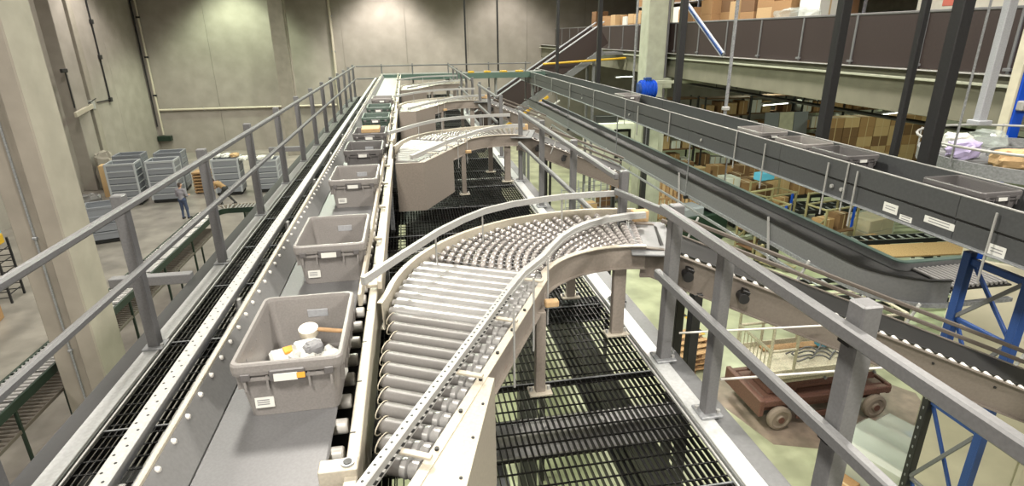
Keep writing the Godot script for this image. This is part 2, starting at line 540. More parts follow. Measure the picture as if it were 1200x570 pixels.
	p = thing("wall_pipe", "pale vertical pipe on the back wall at the end of the handrail", "pipe", Vector3(-5.2, 0, -45.9))
	rod(p, "pipe", M.cream, Vector3(0, 0.2, 0), Vector3(0, 14.2, 0), 0.1)
	for k in 5: pb(p, "clip", M.galv, Vector3(0, 2.2 + k * 2.4, -0.03), Vector3(0.3, 0.08, 0.18), 0.01)
	p = thing("wall_conduit", "thin dark conduit with junction boxes on the left wall", "conduit", Vector3(-18.2, 0, -40.1))
	rod(p, "conduit", M.dark_steel, Vector3(0, 4.5, 0), Vector3(0, 14.2, 0), 0.045)
	for yy in [4.5, 7.0, 9.0]: pb(p, "junction_box", M.dark_steel, Vector3(0.03, yy, 0), Vector3(0.14, 0.26, 0.26), 0.02)
	rod(p, "branch_conduit", M.dark_steel, Vector3(0, 4.5, 0), Vector3(0, 4.5, 3.6), 0.035)
	p = thing("wall_conduit", "short dark conduit bent at the top on the left wall", "conduit", Vector3(-17.5, 0, -34.6))
	rod(p, "conduit", M.dark_steel, Vector3(0, 4.6, 0), Vector3(0, 6.5, 0), 0.04)
	pb(p, "junction_box", M.dark_steel, Vector3(0.0, 6.5, 0.1), Vector3(0.14, 0.2, 0.5), 0.02)
	p = thing("wall_bracket", "white cantilever bracket arm sticking out from the left wall pilaster", "bracket", Vector3(-17.8, 4.45, -37.0))
	bar(p, "arm", M.cream, Vector3(0, 0, 0), Vector3(0.55, -0.15, 3.0), 0.14, 0.26, 0.02)
	pb(p, "wall_plate", M.galv_light, Vector3(-0.1, 0.05, -0.1), Vector3(0.3, 0.5, 0.4), 0.02)
	rod(p, "brace", M.dark_steel, Vector3(0, 0.35, -0.6), Vector3(0.1, 0.1, 1.0), 0.03)

# ---------------------------------------------------------------- platform, grating, railings
const PY := 5.945
func railing_post(parent: Node, x: float, z: float, y0: float, y1: float, w := 0.07) -> void:
	var p := pb(parent, "post", M.rail_grey, Vector3(x, (y0 + y1) * 0.5, z), Vector3(w, y1 - y0, w), 0.006)
	pb(p, "base_plate", M.galv, Vector3(0, -(y1 - y0) * 0.5 + 0.008, 0), Vector3(w + 0.06, 0.016, w + 0.06), 0.003)
	for s in [-1.0, 1.0]:
		part(p, "bolt", cy(0.012, 0.02, 1, 6), M.galv_light, Vector3(s * (w * 0.5 + 0.016), -(y1 - y0) * 0.5 + 0.022, s * 0.03))

func build_platform() -> void:
	var t := thing("steel_platform", "elevated steel walkway platform with black grating under the conveyors", "platform")
	# one grating panel: bearing bars along the walkway, cross rods
	var g := MB.new()
	var w := 1.63
	var n := 49
	for i in n + 1:
		g.box(Vector3(-w * 0.5 + w * i / n, -0.015, 0), Vector3(0.005, 0.03, 0.99), 0.0)
	for i in 10:
		g.box(Vector3(0, -0.004, -0.45 + i * 0.1), Vector3(w, 0.007, 0.007), 0.0)
	for s in [-1.0, 1.0]:
		g.box(Vector3(0, -0.015, s * 0.4925), Vector3(w, 0.03, 0.005), 0.0)
	var gm := g.done()
	for k in 24:
		for s in [0, 1]:
			var o := part(t, "grating_panel", gm, M.grating, Vector3(-1.015 + s * 1.64, PY, 1.5 - k))
			o.set_meta("kind", "stuff")
	# edge channels: a broad bright top flange, a darker outer flange, a lip towards the grating
	for s in [-1.0, 1.0]:
		var xi := -1.84 if s < 0 else 1.455
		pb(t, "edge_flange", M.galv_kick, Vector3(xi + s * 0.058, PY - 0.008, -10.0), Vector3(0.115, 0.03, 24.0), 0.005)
		pb(t, "inner_lip", M.galv_light, Vector3(xi + s * 0.006, PY - 0.005, -10.0), Vector3(0.008, 0.04, 24.0), 0.003)
		var ch := MB.new()
		var q := []
		for v in [Vector2(0.115, -0.01), Vector2(0.235, -0.01), Vector2(0.235, -0.28), Vector2(0.22, -0.28), Vector2(0.22, -0.025), Vector2(0.115, -0.025)]: q.append(Vector2(v.x * s, v.y))
		ch.sweep([Vector3(xi, PY, 2.0), Vector3(xi, PY, -22.0)], q)
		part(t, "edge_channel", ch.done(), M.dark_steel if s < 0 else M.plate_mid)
		bar(t, "grating_edge_angle", M.galv_light, Vector3(xi - s * 0.03, PY + 0.006, 2.0), Vector3(xi - s * 0.03, PY + 0.006, -22.0), 0.012, 0.016, 0.002)
	for k in 24:
		pb(t, "panel_joint_bar", M.galv, Vector3(-0.195, PY - 0.008, 1.0 - k), Vector3(3.26, 0.024, 0.006), 0.0)
	# dark sheets added under part of the grating to make it read black
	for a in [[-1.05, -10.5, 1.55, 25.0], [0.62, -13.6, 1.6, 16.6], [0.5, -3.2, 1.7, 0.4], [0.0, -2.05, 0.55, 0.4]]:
		pb(t, "dark_backing", M.rubber, Vector3(a[0], PY - 0.58, a[1]), Vector3(a[2], 0.03, a[3]), 0.0)
	# cross beams and girders below
	for k in 16:
		var zz := 0.35 - 1.5 * k
		var b := MB.new()
		b.box(Vector3(0, -0.045, 0), Vector3(3.2, 0.012, 0.13), 0.0)
		b.box(Vector3(0, -0.12, 0), Vector3(3.2, 0.14, 0.008), 0.0)
		b.box(Vector3(0, -0.196, 0), Vector3(3.2, 0.012, 0.13), 0.0)
		var o := part(t, "cross_beam", b.done(), M.galv_light if k % 2 == 0 else M.dark_steel, Vector3(-0.13, PY, zz))
		for bx_ in [-1.1, 0.35, 0.75, 1.1]:
			part(o, "bolt", cy(0.018, 0.02, 1, 6), M.galv_light, Vector3(bx_, -0.03, 0.03))
	for xg in [-1.25, 1.2]:
		var b := MB.new()
		b.box(Vector3(0, -0.21, 0), Vector3(0.16, 0.014, 24), 0.0)
		b.box(Vector3(0, -0.36, 0), Vector3(0.01, 0.3, 24), 0.0)
		b.box(Vector3(0, -0.51, 0), Vector3(0.16, 0.014, 24), 0.0)
		part(t, "girder", b.done(), M.dark_steel, Vector3(xg, PY, -10))
	for k in 5:
		var zz := -1.15 - 4.5 * k
		pb(t, "deep_beam", M.dark_steel, Vector3(-0.13, PY - 0.36, zz - 0.35), Vector3(3.2, 0.3, 0.3), 0.01)
		for xg in [-1.25, 1.2]:
			var c := pb(t, "support_column", M.dark_steel, Vector3(xg, (PY - 0.52) * 0.5, zz - 0.35), Vector3(0.22, PY - 0.52, 0.22), 0.01)
			pb(c, "base_plate", M.dark_steel, Vector3(0, -(PY - 0.52) * 0.5 + 0.015, 0), Vector3(0.4, 0.03, 0.4), 0.004)
	for zz in [-5.27, -11.75]:
		pb(t, "bracket_arm", M.rail_grey, Vector3(-2.41, PY + 0.0, zz), Vector3(0.68, 0.09, 0.09), 0.006)

	# left railing
	var rl := thing("railing", "long grey steel railing on the side of the tall concrete column", "railing")
	for k in 14:
		railing_post(rl, -1.885, -0.71 - 1.62 * k, PY + 0.008, 7.06, 0.075)
	for yy in [6.99, 6.56]:
		bar(rl, "rail", M.rail_grey, Vector3(-1.83, yy, 1.0), Vector3(-1.83, yy, -21.9), 0.045, 0.05, 0.012)
	# railing across the far end
	var re := thing("railing", "grey steel railing across the far end of the platform", "railing")
	for xx in [-0.9, 0.2, 1.5, 3.0, 4.4]: railing_post(re, xx, -22.1, PY - 0.3, 7.06, 0.05)
	for yy in [6.99, 6.56]: bar(re, "rail", M.rail_grey, Vector3(-1.8, yy, -22.06), Vector3(4.6, yy, -22.06), 0.04, 0.045, 0.01)
	# right railing, near run
	var rn := thing("railing", "thick grey railing crossing above the scissor lift with square posts", "railing")
	for a in [[-0.35, 7.09, 0.08], [-1.6, 7.09, 0.08], [-2.52, 6.93, 0.07], [-3.12, 7.02, 0.075]]:
		railing_post(rn, 1.555, a[0], PY + 0.008, a[1], a[2])
	bar(rn, "rail", M.rail_grey, Vector3(1.48, 6.99, 0.6), Vector3(1.48, 6.99, -3.16), 0.045, 0.06, 0.008)
	bar(rn, "rail", M.rail_grey, Vector3(1.48, 6.56, 0.6), Vector3(1.48, 6.56, -3.16), 0.045, 0.06, 0.008)
	bar(rn, "gap_rail", M.rail_grey, Vector3(1.50, 6.97, -3.10), Vector3(1.50, 6.87, -4.03), 0.03, 0.05, 0.006)
	for zz in [-0.35, -1.6]:
		for yy in [6.99, 6.56]: pb(rn, "rail_clamp", M.dark_steel, Vector3(1.505, yy - 0.04, zz), Vector3(0.03, 0.05, 0.06), 0.004)
	# right railing, far run
	var rf := thing("railing", "grey railing running on beyond the first roller curve to the far end", "railing")
	for zz in [-4.02, -5.4, -6.8, -8.2, -10.0, -11.5, -13.0, -14.5, -16.0, -17.5, -19.0, -20.5]:
		railing_post(rf, 1.555, zz, PY + 0.008, 7.03, 0.06)
	for seg in [[-4.0, -7.95], [-10.0, -12.7], [-14.2, -21.7]]:
		for yy in [6.99, 6.56]:
			bar(rf, "rail", M.rail_grey, Vector3(1.49, yy, seg[0]), Vector3(1.49, yy, seg[1]), 0.04, 0.05, 0.01)
	# two thin rods stretched out sideways from the near railing
	var cr := thing("barrier_rod", "two thin white rods sticking out sideways below the near railing", "rods")
	rod(cr, "rod", M.white_plastic, Vector3(1.60, 6.19, -3.02), Vector3(2.6, 6.16, -2.98), 0.007, 6)
	rod(cr, "rod", M.white_plastic, Vector3(1.60, 6.18, -2.50), Vector3(2.6, 6.16, -2.46), 0.007, 6)

# ---------------------------------------------------------------- main belt conveyor
func build_main_conveyor() -> void:
	var t := thing("belt_conveyor", "long grey belt conveyor carrying the row of grey totes", "conveyor")
	pb(t, "belt", M.belt, Vector3(-0.583, 6.611, -10.0), Vector3(0.436, 0.018, 23.0), 0.006)
	var s := MB.new()
	s.sweep([Vector3(0, 0, 1.5), Vector3(0, 0, -21.4)], [Vector2(-0.80, 6.625), Vector2(-0.802, 6.612), Vector2(-0.872, 6.738), Vector2(-0.866, 6.742)])
	part(t, "side_skirt", s.done(), M.skirt)
	bar(t, "skirt_rail", M.cream, Vector3(-0.878, 6.745, 1.5), Vector3(-0.878, 6.745, -21.4), 0.018, 0.024, 0.004)
	var d := MB.new()
	d.lathe(Vector3.ZERO, Vector3.RIGHT, [Vector2(0.0, -0.012), Vector2(0.011, -0.012), Vector2(0.011, 0.006), Vector2(0.007, 0.012), Vector2(0.0, 0.012)], 12)
	var dm := d.done()
	for k in 150:
		part(t, "guide_wheel", dm, M.white_plastic, Vector3(-0.861, 6.728, -1.35 - 0.135 * k))
	# carrying rollers
	var r := MB.new()
	r.lathe(Vector3.ZERO, Vector3.RIGHT, [Vector2(0, -0.24), Vector2(0.026, -0.24), Vector2(0.03, -0.235), Vector2(0.03, 0.232), Vector2(0.026, 0.238), Vector2(0.0, 0.238)], 14)
	var rm := r.done()
	for k in 122:
		part(t, "roller", rm, M.white_plastic, Vector3(-0.56, 6.571, -1.45 - 0.165 * k))
	# frames
	for a in [[-0.897, 6.34, 6.735, 0.02], [-0.272, 6.40, 6.66, 0.044]]:
		pb(t, "frame", M.cream if a[0] > -0.5 else M.galv, Vector3(a[0], (a[1] + a[2]) * 0.5, -10.0), Vector3(a[3], a[2] - a[1], 23.0), 0.004)
	for k in 60:
		pb(t, "frame_slot", M.black, Vector3(-0.283, 6.6605, -1.45 - 0.33 * k), Vector3(0.02, 0.002, 0.006), 0.0)
	pb(t, "return_pan", M.dark_steel, Vector3(-0.58, 6.40, -10.0), Vector3(0.6, 0.02, 23.0), 0.0)
	# raised side guards between the branches
	for seg in [[-2.74, -6.4], [-7.5, -11.1], [-12.2, -21.3]]:
		bar(t, "side_guard", M.cream, Vector3(-0.318, 6.735, seg[0]), Vector3(-0.318, 6.735, seg[1]), 0.02, 0.07, 0.004)
		bar(t, "outer_guard", M.cream, Vector3(-0.232, 6.70, seg[0] - 0.25), Vector3(-0.232, 6.70, seg[1]), 0.025, 0.05, 0.004)
		var zz: float = seg[0] - 0.3
		while zz > seg[1]:
			pb(t, "guard_bracket", M.cream, Vector3(-0.276, 6.685, zz), Vector3(0.07, 0.02, 0.04), 0.003)
			zz -= 0.8
	# drive box beside the frame with its round level
	var bx_ := pb(t, "drive_box", M.cream, Vector3(-0.31, 6.655, -1.585), Vector3(0.125, 0.07, 0.06), 0.004)
	part(bx_, "dial", cy(0.022, 0.008, 1, 20), M.galv, Vector3(0.03, 0.037, 0))
	part(bx_, "dial_centre", cy(0.014, 0.010, 1, 16), M.dark_steel, Vector3(0.03, 0.0385, 0))
	# legs
	for k in 12:
		for xx in [-0.88, -0.28]:
			pb(t, "leg", M.galv, Vector3(xx, 6.14, -0.6 - 1.9 * k), Vector3(0.05, 0.48, 0.05), 0.004)
	# perforated rail beside the belt
	var p := thing("perforated_rail", "white perforated steel rail running between the walkway and the belt", "rail")
	pb(p, "rail", M.galv_light, Vector3(-1.095, 6.60, -10.0), Vector3(0.062, 0.055, 23.0), 0.006)
	var h := MB.new()
	for k in 420:
		h.cyl(Vector3(-1.095 + (0.012 if k % 2 == 0 else -0.012), 6.6272, -1.0 - 0.045 * k), Vector3(-1.095 + (0.012 if k % 2 == 0 else -0.012), 6.6282, -1.0 - 0.045 * k), 0.0055, 0.0055, 6)
	part(p, "hole_row", h.done(), M.black).set_meta("kind", "stuff")
	for k in 14:
		var lp := pb(p, "leg", M.galv_light, Vector3(-1.06, 6.24, -1.75 - 1.5 * k), Vector3(0.035, 0.67, 0.035), 0.004)
		pb(lp, "bracket", M.galv_light, Vector3(0.0, 0.2, 0.0), Vector3(0.12, 0.03, 0.04), 0.004)
	# cables on their tray
	var c := thing("cable_tray", "narrow cable tray with blue and black cables beside the belt", "cable tray")
	var tr := MB.new()
	for k in 2: tr.box(Vector3(-1.03 + 0.12 * k, 6.30, -10), Vector3(0.006, 0.04, 23.0), 0.0)
	for k in 115: tr.box(Vector3(-0.97, 6.285, 1.0 - 0.2 * k), Vector3(0.12, 0.005, 0.012), 0.0)
	part(c, "tray", tr.done(), M.galv)
	for k in 4:
		var pts := []
		for i in 90:
			var zz := 1.0 - i * 0.25
			pts.append(Vector3(-1.0 + 0.022 * k + 0.012 * sin(zz * (2.1 + k)) + 0.006 * sin(zz * 7.0 + k), 6.302 + 0.006 * k + 0.006 * sin(zz * 5.0 + k * 2.0), zz))
		var cb := MB.new()
		cb.tube(pts, 0.0085, 6)
		part(c, "cable", cb.done(), M.cable_blue if k in [1, 2] else M.rubber)
	for zz in [-2.35, -4.55, -10.4]:
		pb(c, "cable_clip", M.yellow if zz < -4.0 else M.galv_light, Vector3(-0.96, 6.33, zz), Vector3(0.06, 0.05, 0.07), 0.006)

# ---------------------------------------------------------------- totes
func make_tote(nm: String, label: String, m: Material, at: Vector3, group: String, orange := false) -> Node3D:
	var t := thing(nm, label, "tote", at, 0.0, group)
	if not cache.has("tote"):
		var b := MB.new()
		var R := [rrect(0.166, 0.262, 0.0, 0.03), rrect(0.186, 0.282, 0.195, 0.03), rrect(0.2, 0.297, 0.20, 0.03), rrect(0.203, 0.30, 0.215, 0.032), rrect(0.203, 0.30, 0.242, 0.032), rrect(0.198, 0.295, 0.25, 0.03), rrect(0.186, 0.283, 0.25, 0.026), rrect(0.182, 0.279, 0.235, 0.026), rrect(0.178, 0.274, 0.19, 0.026), rrect(0.158, 0.254, 0.007, 0.024)]
		b.loft(R, [1, 1, 1, 1, 1, Vector3.UP, -1, -1, -1])
		b.face(R[0], Vector3.DOWN)
		b.face(R[9], Vector3.UP)
		cache["tote"] = b.done()
		var q := MB.new()
		for s in [-1.0, 1.0]:
			for xx in [-0.155, -0.075, 0.075, 0.155]:
				q.box(Vector3(xx, 0.165, s * 0.2865), Vector3(0.008, 0.06, 0.022), 0.0)
			for zz in [-0.24, -0.16, -0.08, 0.0, 0.08, 0.16, 0.24]:
				q.box(Vector3(s * 0.1875, 0.155, zz), Vector3(0.022, 0.08, 0.007), 0.0)
			q.box(Vector3(0, 0.183, s * 0.29), Vector3(0.30, 0.012, 0.016), 0.0)
			q.box(Vector3(s * 0.191, 0.186, 0), Vector3(0.016, 0.012, 0.48), 0.0)
		cache["tote_ribs"] = q.done()
	part(t, "shell", cache["tote"], m)
	part(t, "rib_set", cache["tote_ribs"], m)
	for s in [-1.0, 1.0]:
		pb(t, "handle_grip", M.tote_dark, Vector3(0, 0.195, s * 0.297), Vector3(0.13, 0.05, 0.018), 0.005)
		for xx in [-0.15, 0.15]: pb(t, "corner_latch", M.tote_dark, Vector3(xx, 0.195, s * 0.297), Vector3(0.035, 0.03, 0.012), 0.003)
	var tilt := Basis(Vector3.RIGHT, -0.10)
	var c := pb(t, "handle_card", M.card_white, Vector3(-0.005, 0.190, 0.309), Vector3(0.085, 0.030, 0.004), 0.001, tilt)
	if orange: pb(c, "orange_mark", M.orange, Vector3(0.055, 0.002, 0.001), Vector3(0.03, 0.022, 0.004), 0.001)
	c = pb(t, "label_card", M.card_white, Vector3(-0.105, 0.065, 0.2715), Vector3(0.07, 0.045, 0.004), 0.001, tilt)
	for k in 3: pb(c, "print_line", M.ink, Vector3(-0.004, 0.010 - 0.009 * k, 0.0025), Vector3(0.045, 0.004, 0.001), 0.0)
	pb(t, "label_show_through", M.cage_light, Vector3(0.03, 0.165, -0.2665), Vector3(0.09, 0.04, 0.004), 0.001, Basis(Vector3.RIGHT, 0.105))  # pale patch added inside, imitates the outer label showing through the plastic
	return t

func build_totes() -> void:
	var zs := [-1.965, -3.24, -4.86, -6.2, -7.31, -8.82, -10.12, -11.6]
	var lab := ["large light grey tote holding papers and a wooden brush", "grey tote with a wooden batten lying inside", "dark grey empty tote behind the batten tote", "dark grey empty tote with a white handle card before the cardboard-topped one", "dark tote with a piece of cardboard lying on its rim", "green-grey tote after the cardboard-topped one", "green-grey tote second after the cardboard-topped one", "grey tote farthest along the belt"]
	var ms := [M.tote, M.tote, M.tote, M.tote_dark, M.tote_dark, M.tote_green, M.tote_green, M.tote]
	for k in zs.size():
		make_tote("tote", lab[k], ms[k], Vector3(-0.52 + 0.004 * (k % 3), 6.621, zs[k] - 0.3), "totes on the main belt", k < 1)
	# what lies in the first tote
	var y := 6.63
	one("paper_bundle", "white paper bundle with a yellow mark in the large tote", "paper", bx(Vector3(0.10, 0.09, 0.17), 0.012), M.card_white, Vector3(-0.605, y + 0.046, -2.27), 0.35)
	one("plastic_bag", "crumpled white bag in the middle of the large tote", "bag", crumple(Vector3(0.13, 0.15, 0.20), 5), M.card_white, Vector3(-0.505, y + 0.062, -2.26), 0.2)
	one("plastic_bag", "white bag with dark print beside the crumpled one", "bag", crumple(Vector3(0.14, 0.13, 0.16), 11), M.card_white, Vector3(-0.425, y + 0.052, -2.22), 0.6)
	one("dark_packet", "dark grey packet lying on the white bags in the large tote", "packet", crumple(Vector3(0.08, 0.05, 0.07), 8), M.ink, Vector3(-0.47, y + 0.135, -2.24), 0.5)
	var br := thing("wooden_brush", "wooden brush with a round pale head leaning in the large tote", "brush", Vector3(-0.51, y + 0.145, -2.38), 0.0)
	part(br, "head", cy(0.042, 0.03, 1, 18), M.cream, Vector3(0, 0.0, 0), Basis(Vector3.RIGHT, 0.2))
	bar(br, "handle", M.wood, Vector3(0.03, 0.005, 0), Vector3(0.165, -0.01, 0.02), 0.022, 0.014, 0.004)
	one("yellow_note", "small yellow note on the papers in the large tote", "note", bx(Vector3(0.04, 0.012, 0.05), 0.002), M.orange, Vector3(-0.59, y + 0.098, -2.31), 0.4)
	one("wooden_batten", "thin wooden batten lying across the second tote", "batten", bx(Vector3(0.31, 0.02, 0.04), 0.004), M.wood, Vector3(-0.52, y + 0.011, -3.50), 0.02)
	one("cardboard_piece", "flat piece of cardboard resting on a dark tote", "cardboard", bx(Vector3(0.22, 0.05, 0.30), 0.004), M.carton_pale, Vector3(-0.50, 6.872 + 0.025, -7.5), 0.0)

func crumple(s: Vector3, seed: int) -> ArrayMesh:
	var k := "cr%s%d" % [s, seed]
	if cache.has(k): return cache[k]
	var fn := FastNoiseLite.new()
	fn.seed = seed
	fn.frequency = 1.1
	var m := MB.new()
	var rows := []
	for i in 11:
		var th := PI * i / 10.0
		var row := []
		for j in 17:
			var ph := TAU * (j % 16) / 16.0
			var d := Vector3(sin(th) * cos(ph), cos(th), sin(th) * sin(ph))
			var e := Vector3(signf(d.x) * pow(absf(d.x), 0.6), signf(d.y) * pow(absf(d.y), 0.6), signf(d.z) * pow(absf(d.z), 0.6))
			row.append(e * s * 0.5 * (1.0 + 0.35 * fn.get_noise_3dv(d * 1.6)))
		rows.append(row)
	for i in 10:
		for j in 16:
			var a: Vector3 = rows[i][j]; var b: Vector3 = rows[i][j + 1]; var c2: Vector3 = rows[i + 1][j + 1]; var d2: Vector3 = rows[i + 1][j]
			if i > 0: m.face([a, b, c2], a + b + c2)
			if i < 9: m.face([a, c2, d2], a + c2 + d2)
	cache[k] = m.done()
	return cache[k]

# ---------------------------------------------------------------- roller branches with skate-wheel curves
const RT := 6.64          # top of the rollers
func arc_pts(c: Vector2, r: float, a0: float, a1: float, n: int, y: float) -> Array:
	var o := []
	for i in n + 1:
		var a := deg_to_rad(lerpf(a0, a1, float(i) / n))
		o.append(Vector3(c.x + r * cos(a), y, c.y - r * sin(a)))
	return o

func make_branch(at: Vector3, label: String, near: bool) -> void:
	var t := thing("roller_branch_conveyor", label, "conveyor", at, 0.0, "roller branches leaving the main belt")
	var C := Vector2(1.31, -2.76)
	var P0 := Vector3(0.42, RT, -2.47)
	var d := Vector3(0.456, 0, -0.89).normalized()
	var r := Vector3(0.89, 0, 0.456).normalized()
	var s0 := -1.25 if near else -0.62
	# rollers, cut at the main frame and at the outer arc
	var s := s0
	var rad := 0.036
	while s < 0.70:
		var inner := P0 + d * s - r * 0.012
		# left end: where the line leaves x > -0.2 or the circle of radius 1.49
		var L := 0.05
		while L < 1.4:
			var q := inner - r * L
			if q.x < -0.195 or Vector2(q.x - C.x, q.z - C.y).length() > 1.485 and q.z < -2.5: break
			L += 0.01
		if L > 0.14:
			var grey := s < 0.03
			var m := MB.new()
			var mid := inner - r * (L * 0.5)
			m.lathe(mid + Vector3(0, -rad, 0), r, [Vector2(0, -L * 0.5), Vector2(0.018, -L * 0.5), Vector2(0.022, -L * 0.5 + 0.012), Vector2(rad, -L * 0.5 + 0.03), Vector2(rad, L * 0.5 - 0.075)], 16)
			var ro := part(t, "roller", m.done(), M.roller_grey if grey else M.roller_zinc)
			var e := MB.new()
			var ec := inner + Vector3(0, -rad, 0)
			e.lathe(ec, r, [Vector2(0.0, -0.076), Vector2(rad, -0.076), Vector2(rad + 0.002, -0.055), Vector2(0.025, -0.05), Vector2(0.025, -0.046), Vector2(rad, -0.042), Vector2(rad, -0.012), Vector2(0.016, 0.0), Vector2(0.0, 0.0)], 16)
			part(ro, "end_sleeve", e.done(), M.roller_zinc)
			if grey and near:
				var b := MB.new()
				var bc := inner - r * (L - 0.016) + Vector3(0, -rad, 0)
				var pts := []
				for i in 17:
					var a := TAU * i / 16.0
					pts.append(bc - r * 0.004 + d * cos(a) * (0.05) + Vector3(0, 1, 0) * sin(a) * 0.027)
				b.tube(pts, 0.0026, 6)
				part(ro, "round_belt", b.done(), M.obelt)
		s += 0.0885
	# skate wheels in the curve, set on radial axles
	var w := MB.new()
	w.lathe(Vector3.ZERO, Vector3.RIGHT, [Vector2(0.006, -0.017), Vector2(0.018, -0.017), Vector2(0.025, -0.010), Vector2(0.027, 0.0), Vector2(0.025, 0.010), Vector2(0.018, 0.017), Vector2(0.006, 0.017)], 14)
	var wm := w.done()
	var many := MB.new()
	var nax := 22
	for k in nax:
		var a := deg_to_rad(lerpf(146.5, 75.5, float(k) / (nax - 1)))
		var u := Vector3(cos(a), 0, -sin(a))
		var ax := MB.new()
		ax.cyl(Vector3(C.x, RT - 0.027, C.y) + u * 0.71, Vector3(C.x, RT - 0.027, C.y) + u * 1.495, 0.005, 0.005, 6)
		part(t, "axle", ax.done(), M.galv)
		for i in 13:
			var rr := 0.74 + i * 0.0605 + (0.03 if k % 2 == 1 else 0.0)
			if rr > 1.475: continue
			var p := Vector3(C.x, RT - 0.027, C.y) + u * rr
			var q := Basis(Vector3.UP, atan2(-u.z, u.x))
			if near:
				part(t, "skate_wheel", wm, M.wheel_zinc, p, q)
			else:
				many.cyl(p - u * 0.016, p + u * 0.016, 0.025, 0.025, 8)
	if not near:
		part(t, "skate_wheel_set", many.done(), M.wheel_zinc).set_meta("kind", "stuff")
	# side frames
	var inn := [P0 + d * (s0 - 0.15), P0 + d * 0.62]
	for p in arc_pts(C, 0.69, 150.0, 73.4, 16, RT): inn.append(p)
	var chan := [Vector2(0.0, 0.012), Vector2(0.03, 0.012), Vector2(0.03, 0.006), Vector2(0.007, 0.006), Vector2(0.007, -0.145), Vector2(0.03, -0.145), Vector2(0.03, -0.152), Vector2(0.0, -0.152)]
	var m1 := MB.new()
	m1.sweep(inn, chan)
	part(t, "inner_frame", m1.done(), M.beige)
	var out := [Vector3(-0.215, RT, -2.84)]
	for p in arc_pts(C, 1.505, 172.0, 73.4, 24, RT): out.append(p)
	var m2 := MB.new()
	var chan2 := []
	for v in chan: chan2.append(Vector2(-v.x, v.y + 0.012))
	m2.sweep(out, chan2)
	part(t, "outer_frame", m2.done(), M.cream)
	var m3 := MB.new()   # cream cap strip on the inner frame
	var cap := []
	for p in inn: cap.append(p + Vector3(0, 0.014, 0))
	m3.sweep(cap, [Vector2(-0.004, -0.004), Vector2(0.034, -0.004), Vector2(0.034, 0.003), Vector2(-0.004, 0.003)])
	part(t, "frame_cap", m3.done(), M.cream)
	# frame bolts
	for k in 7:
		part(t, "bolt", cy(0.008, 0.012, 1, 8), M.dark_steel, P0 + d * (s0 + 0.1 + 0.22 * k) + r * 0.016 + Vector3(0, 0.02, 0))
	# inner guide: perforated strip over the roller ends, then a broad bend across the wheels
	var g := [P0 + d * (s0 - 0.15) - r * 0.10, P0 + d * 0.25 - r * 0.10, P0 + d * 0.52 - r * 0.092]
	for v in [[0.745, -3.20], [0.84, -3.36], [0.95, -3.53], [1.08, -3.68], [1.22, -3.79], [1.38, -3.865], [1.55, -3.905], [1.70, -3.91]]:
		g.append(Vector3(v[0], RT, v[1]))
	var gp := []
	for p in g: gp.append(p + Vector3(0, 0.055, 0))
	var m4 := MB.new()
	m4.sweep(gp, [Vector2(-0.018, -0.012), Vector2(0.018, -0.012), Vector2(0.018, 0.0), Vector2(0.012, 0.0), Vector2(0.012, 0.03), Vector2(0.006, 0.034), Vector2(-0.018, 0.034)])
	part(t, "inner_guide", m4.done(), M.galv_light)
	var ho := MB.new()
	var nh := 44 if near else 0
	for k in nh:
		var ss := s0 - 0.1 + 0.037 * k
		var c0: Vector3 = P0 + d * ss - r * 0.10 + Vector3(0, 0.0895, 0) - r * 0.004
		ho.cyl(c0, c0 + Vector3(0, 0.0006, 0), 0.0055, 0.0055, 6)
		var c1: Vector3 = P0 + d * ss - r * 0.10 + Vector3(0, 0.0555, 0) + r * 0.0155
		ho.box(c1, Vector3(0.012, 0.0012, 0.02), 0.0, Basis(Vector3.UP, -0.47))
	if nh > 0:
		part(t, "guide_slots", ho.done(), M.black).set_meta("kind", "stuff")
	for k in 4:
		var ps: Vector3 = P0 + d * (s0 + 0.25 + 0.5 * k)
		pb(t, "guide_bracket", M.cream, ps - r * 0.03 + Vector3(0, 0.045, 0), Vector3(0.12, 0.012, 0.025), 0.002, Basis(Vector3.UP, -0.47))
	# outer guard rail on thin stands
	var og := []
	for v in [[-0.29, -2.715], [-0.1, -3.04], [0.12, -3.40], [0.30, -3.63], [0.46, -3.79], [0.68, -3.92], [0.9, -3.99], [1.09, -4.035], [1.3, -4.05], [1.50, -4.045]]:
		og.append(Vector3(v[0], 6.85, v[1]))
	var m5 := MB.new()
	m5.sweep(og, [Vector2(-0.012, -0.021), Vector2(0.012, -0.021), Vector2(0.012, 0.021), Vector2(-0.012, 0.021)])
	part(t, "outer_guard", m5.done(), M.galv_light)
	for k in [2, 4, 7]:
		var p: Vector3 = og[k]
		var o: Vector3 = Vector3(p.x - C.x, 0, p.z - C.y).normalized() * 0.02
		rod(t, "guard_stand", M.galv_light, p + o, Vector3(p.x, RT - 0.05, p.z) + o, 0.006, 8)
	for ss in [-0.08, 0.28, 0.60]:
		var p: Vector3 = P0 + d * ss + r * 0.035
		rod(t, "sensor_rod", M.galv_light, p + Vector3(0, 0.16, 0), p + Vector3(0, -0.28, 0), 0.006, 8)
	# legs with feet
	for v in [[0.66, -2.90, 0.06], [1.36, -3.50, 0.09], [1.20, -4.16, 0.07], [0.42, -3.86, 0.06]]:
		var h := RT - 0.14 - PY
		var lg := pb(t, "leg", M.beige, Vector3(v[0], PY + h * 0.5, v[1]), Vector3(v[2], h, 0.05), 0.004)
		pb(lg, "foot_plate", M.cream, Vector3(0, -h * 0.5 + 0.012, 0), Vector3(v[2] + 0.08, 0.016, 0.10), 0.003)
		for s2 in [-1.0, 1.0]:
			part(lg, "anchor_bolt", cy(0.011, 0.03, 1, 6), M.galv_light, Vector3(s2 * (v[2] * 0.5 + 0.024), -h * 0.5 + 0.03, 0.0))
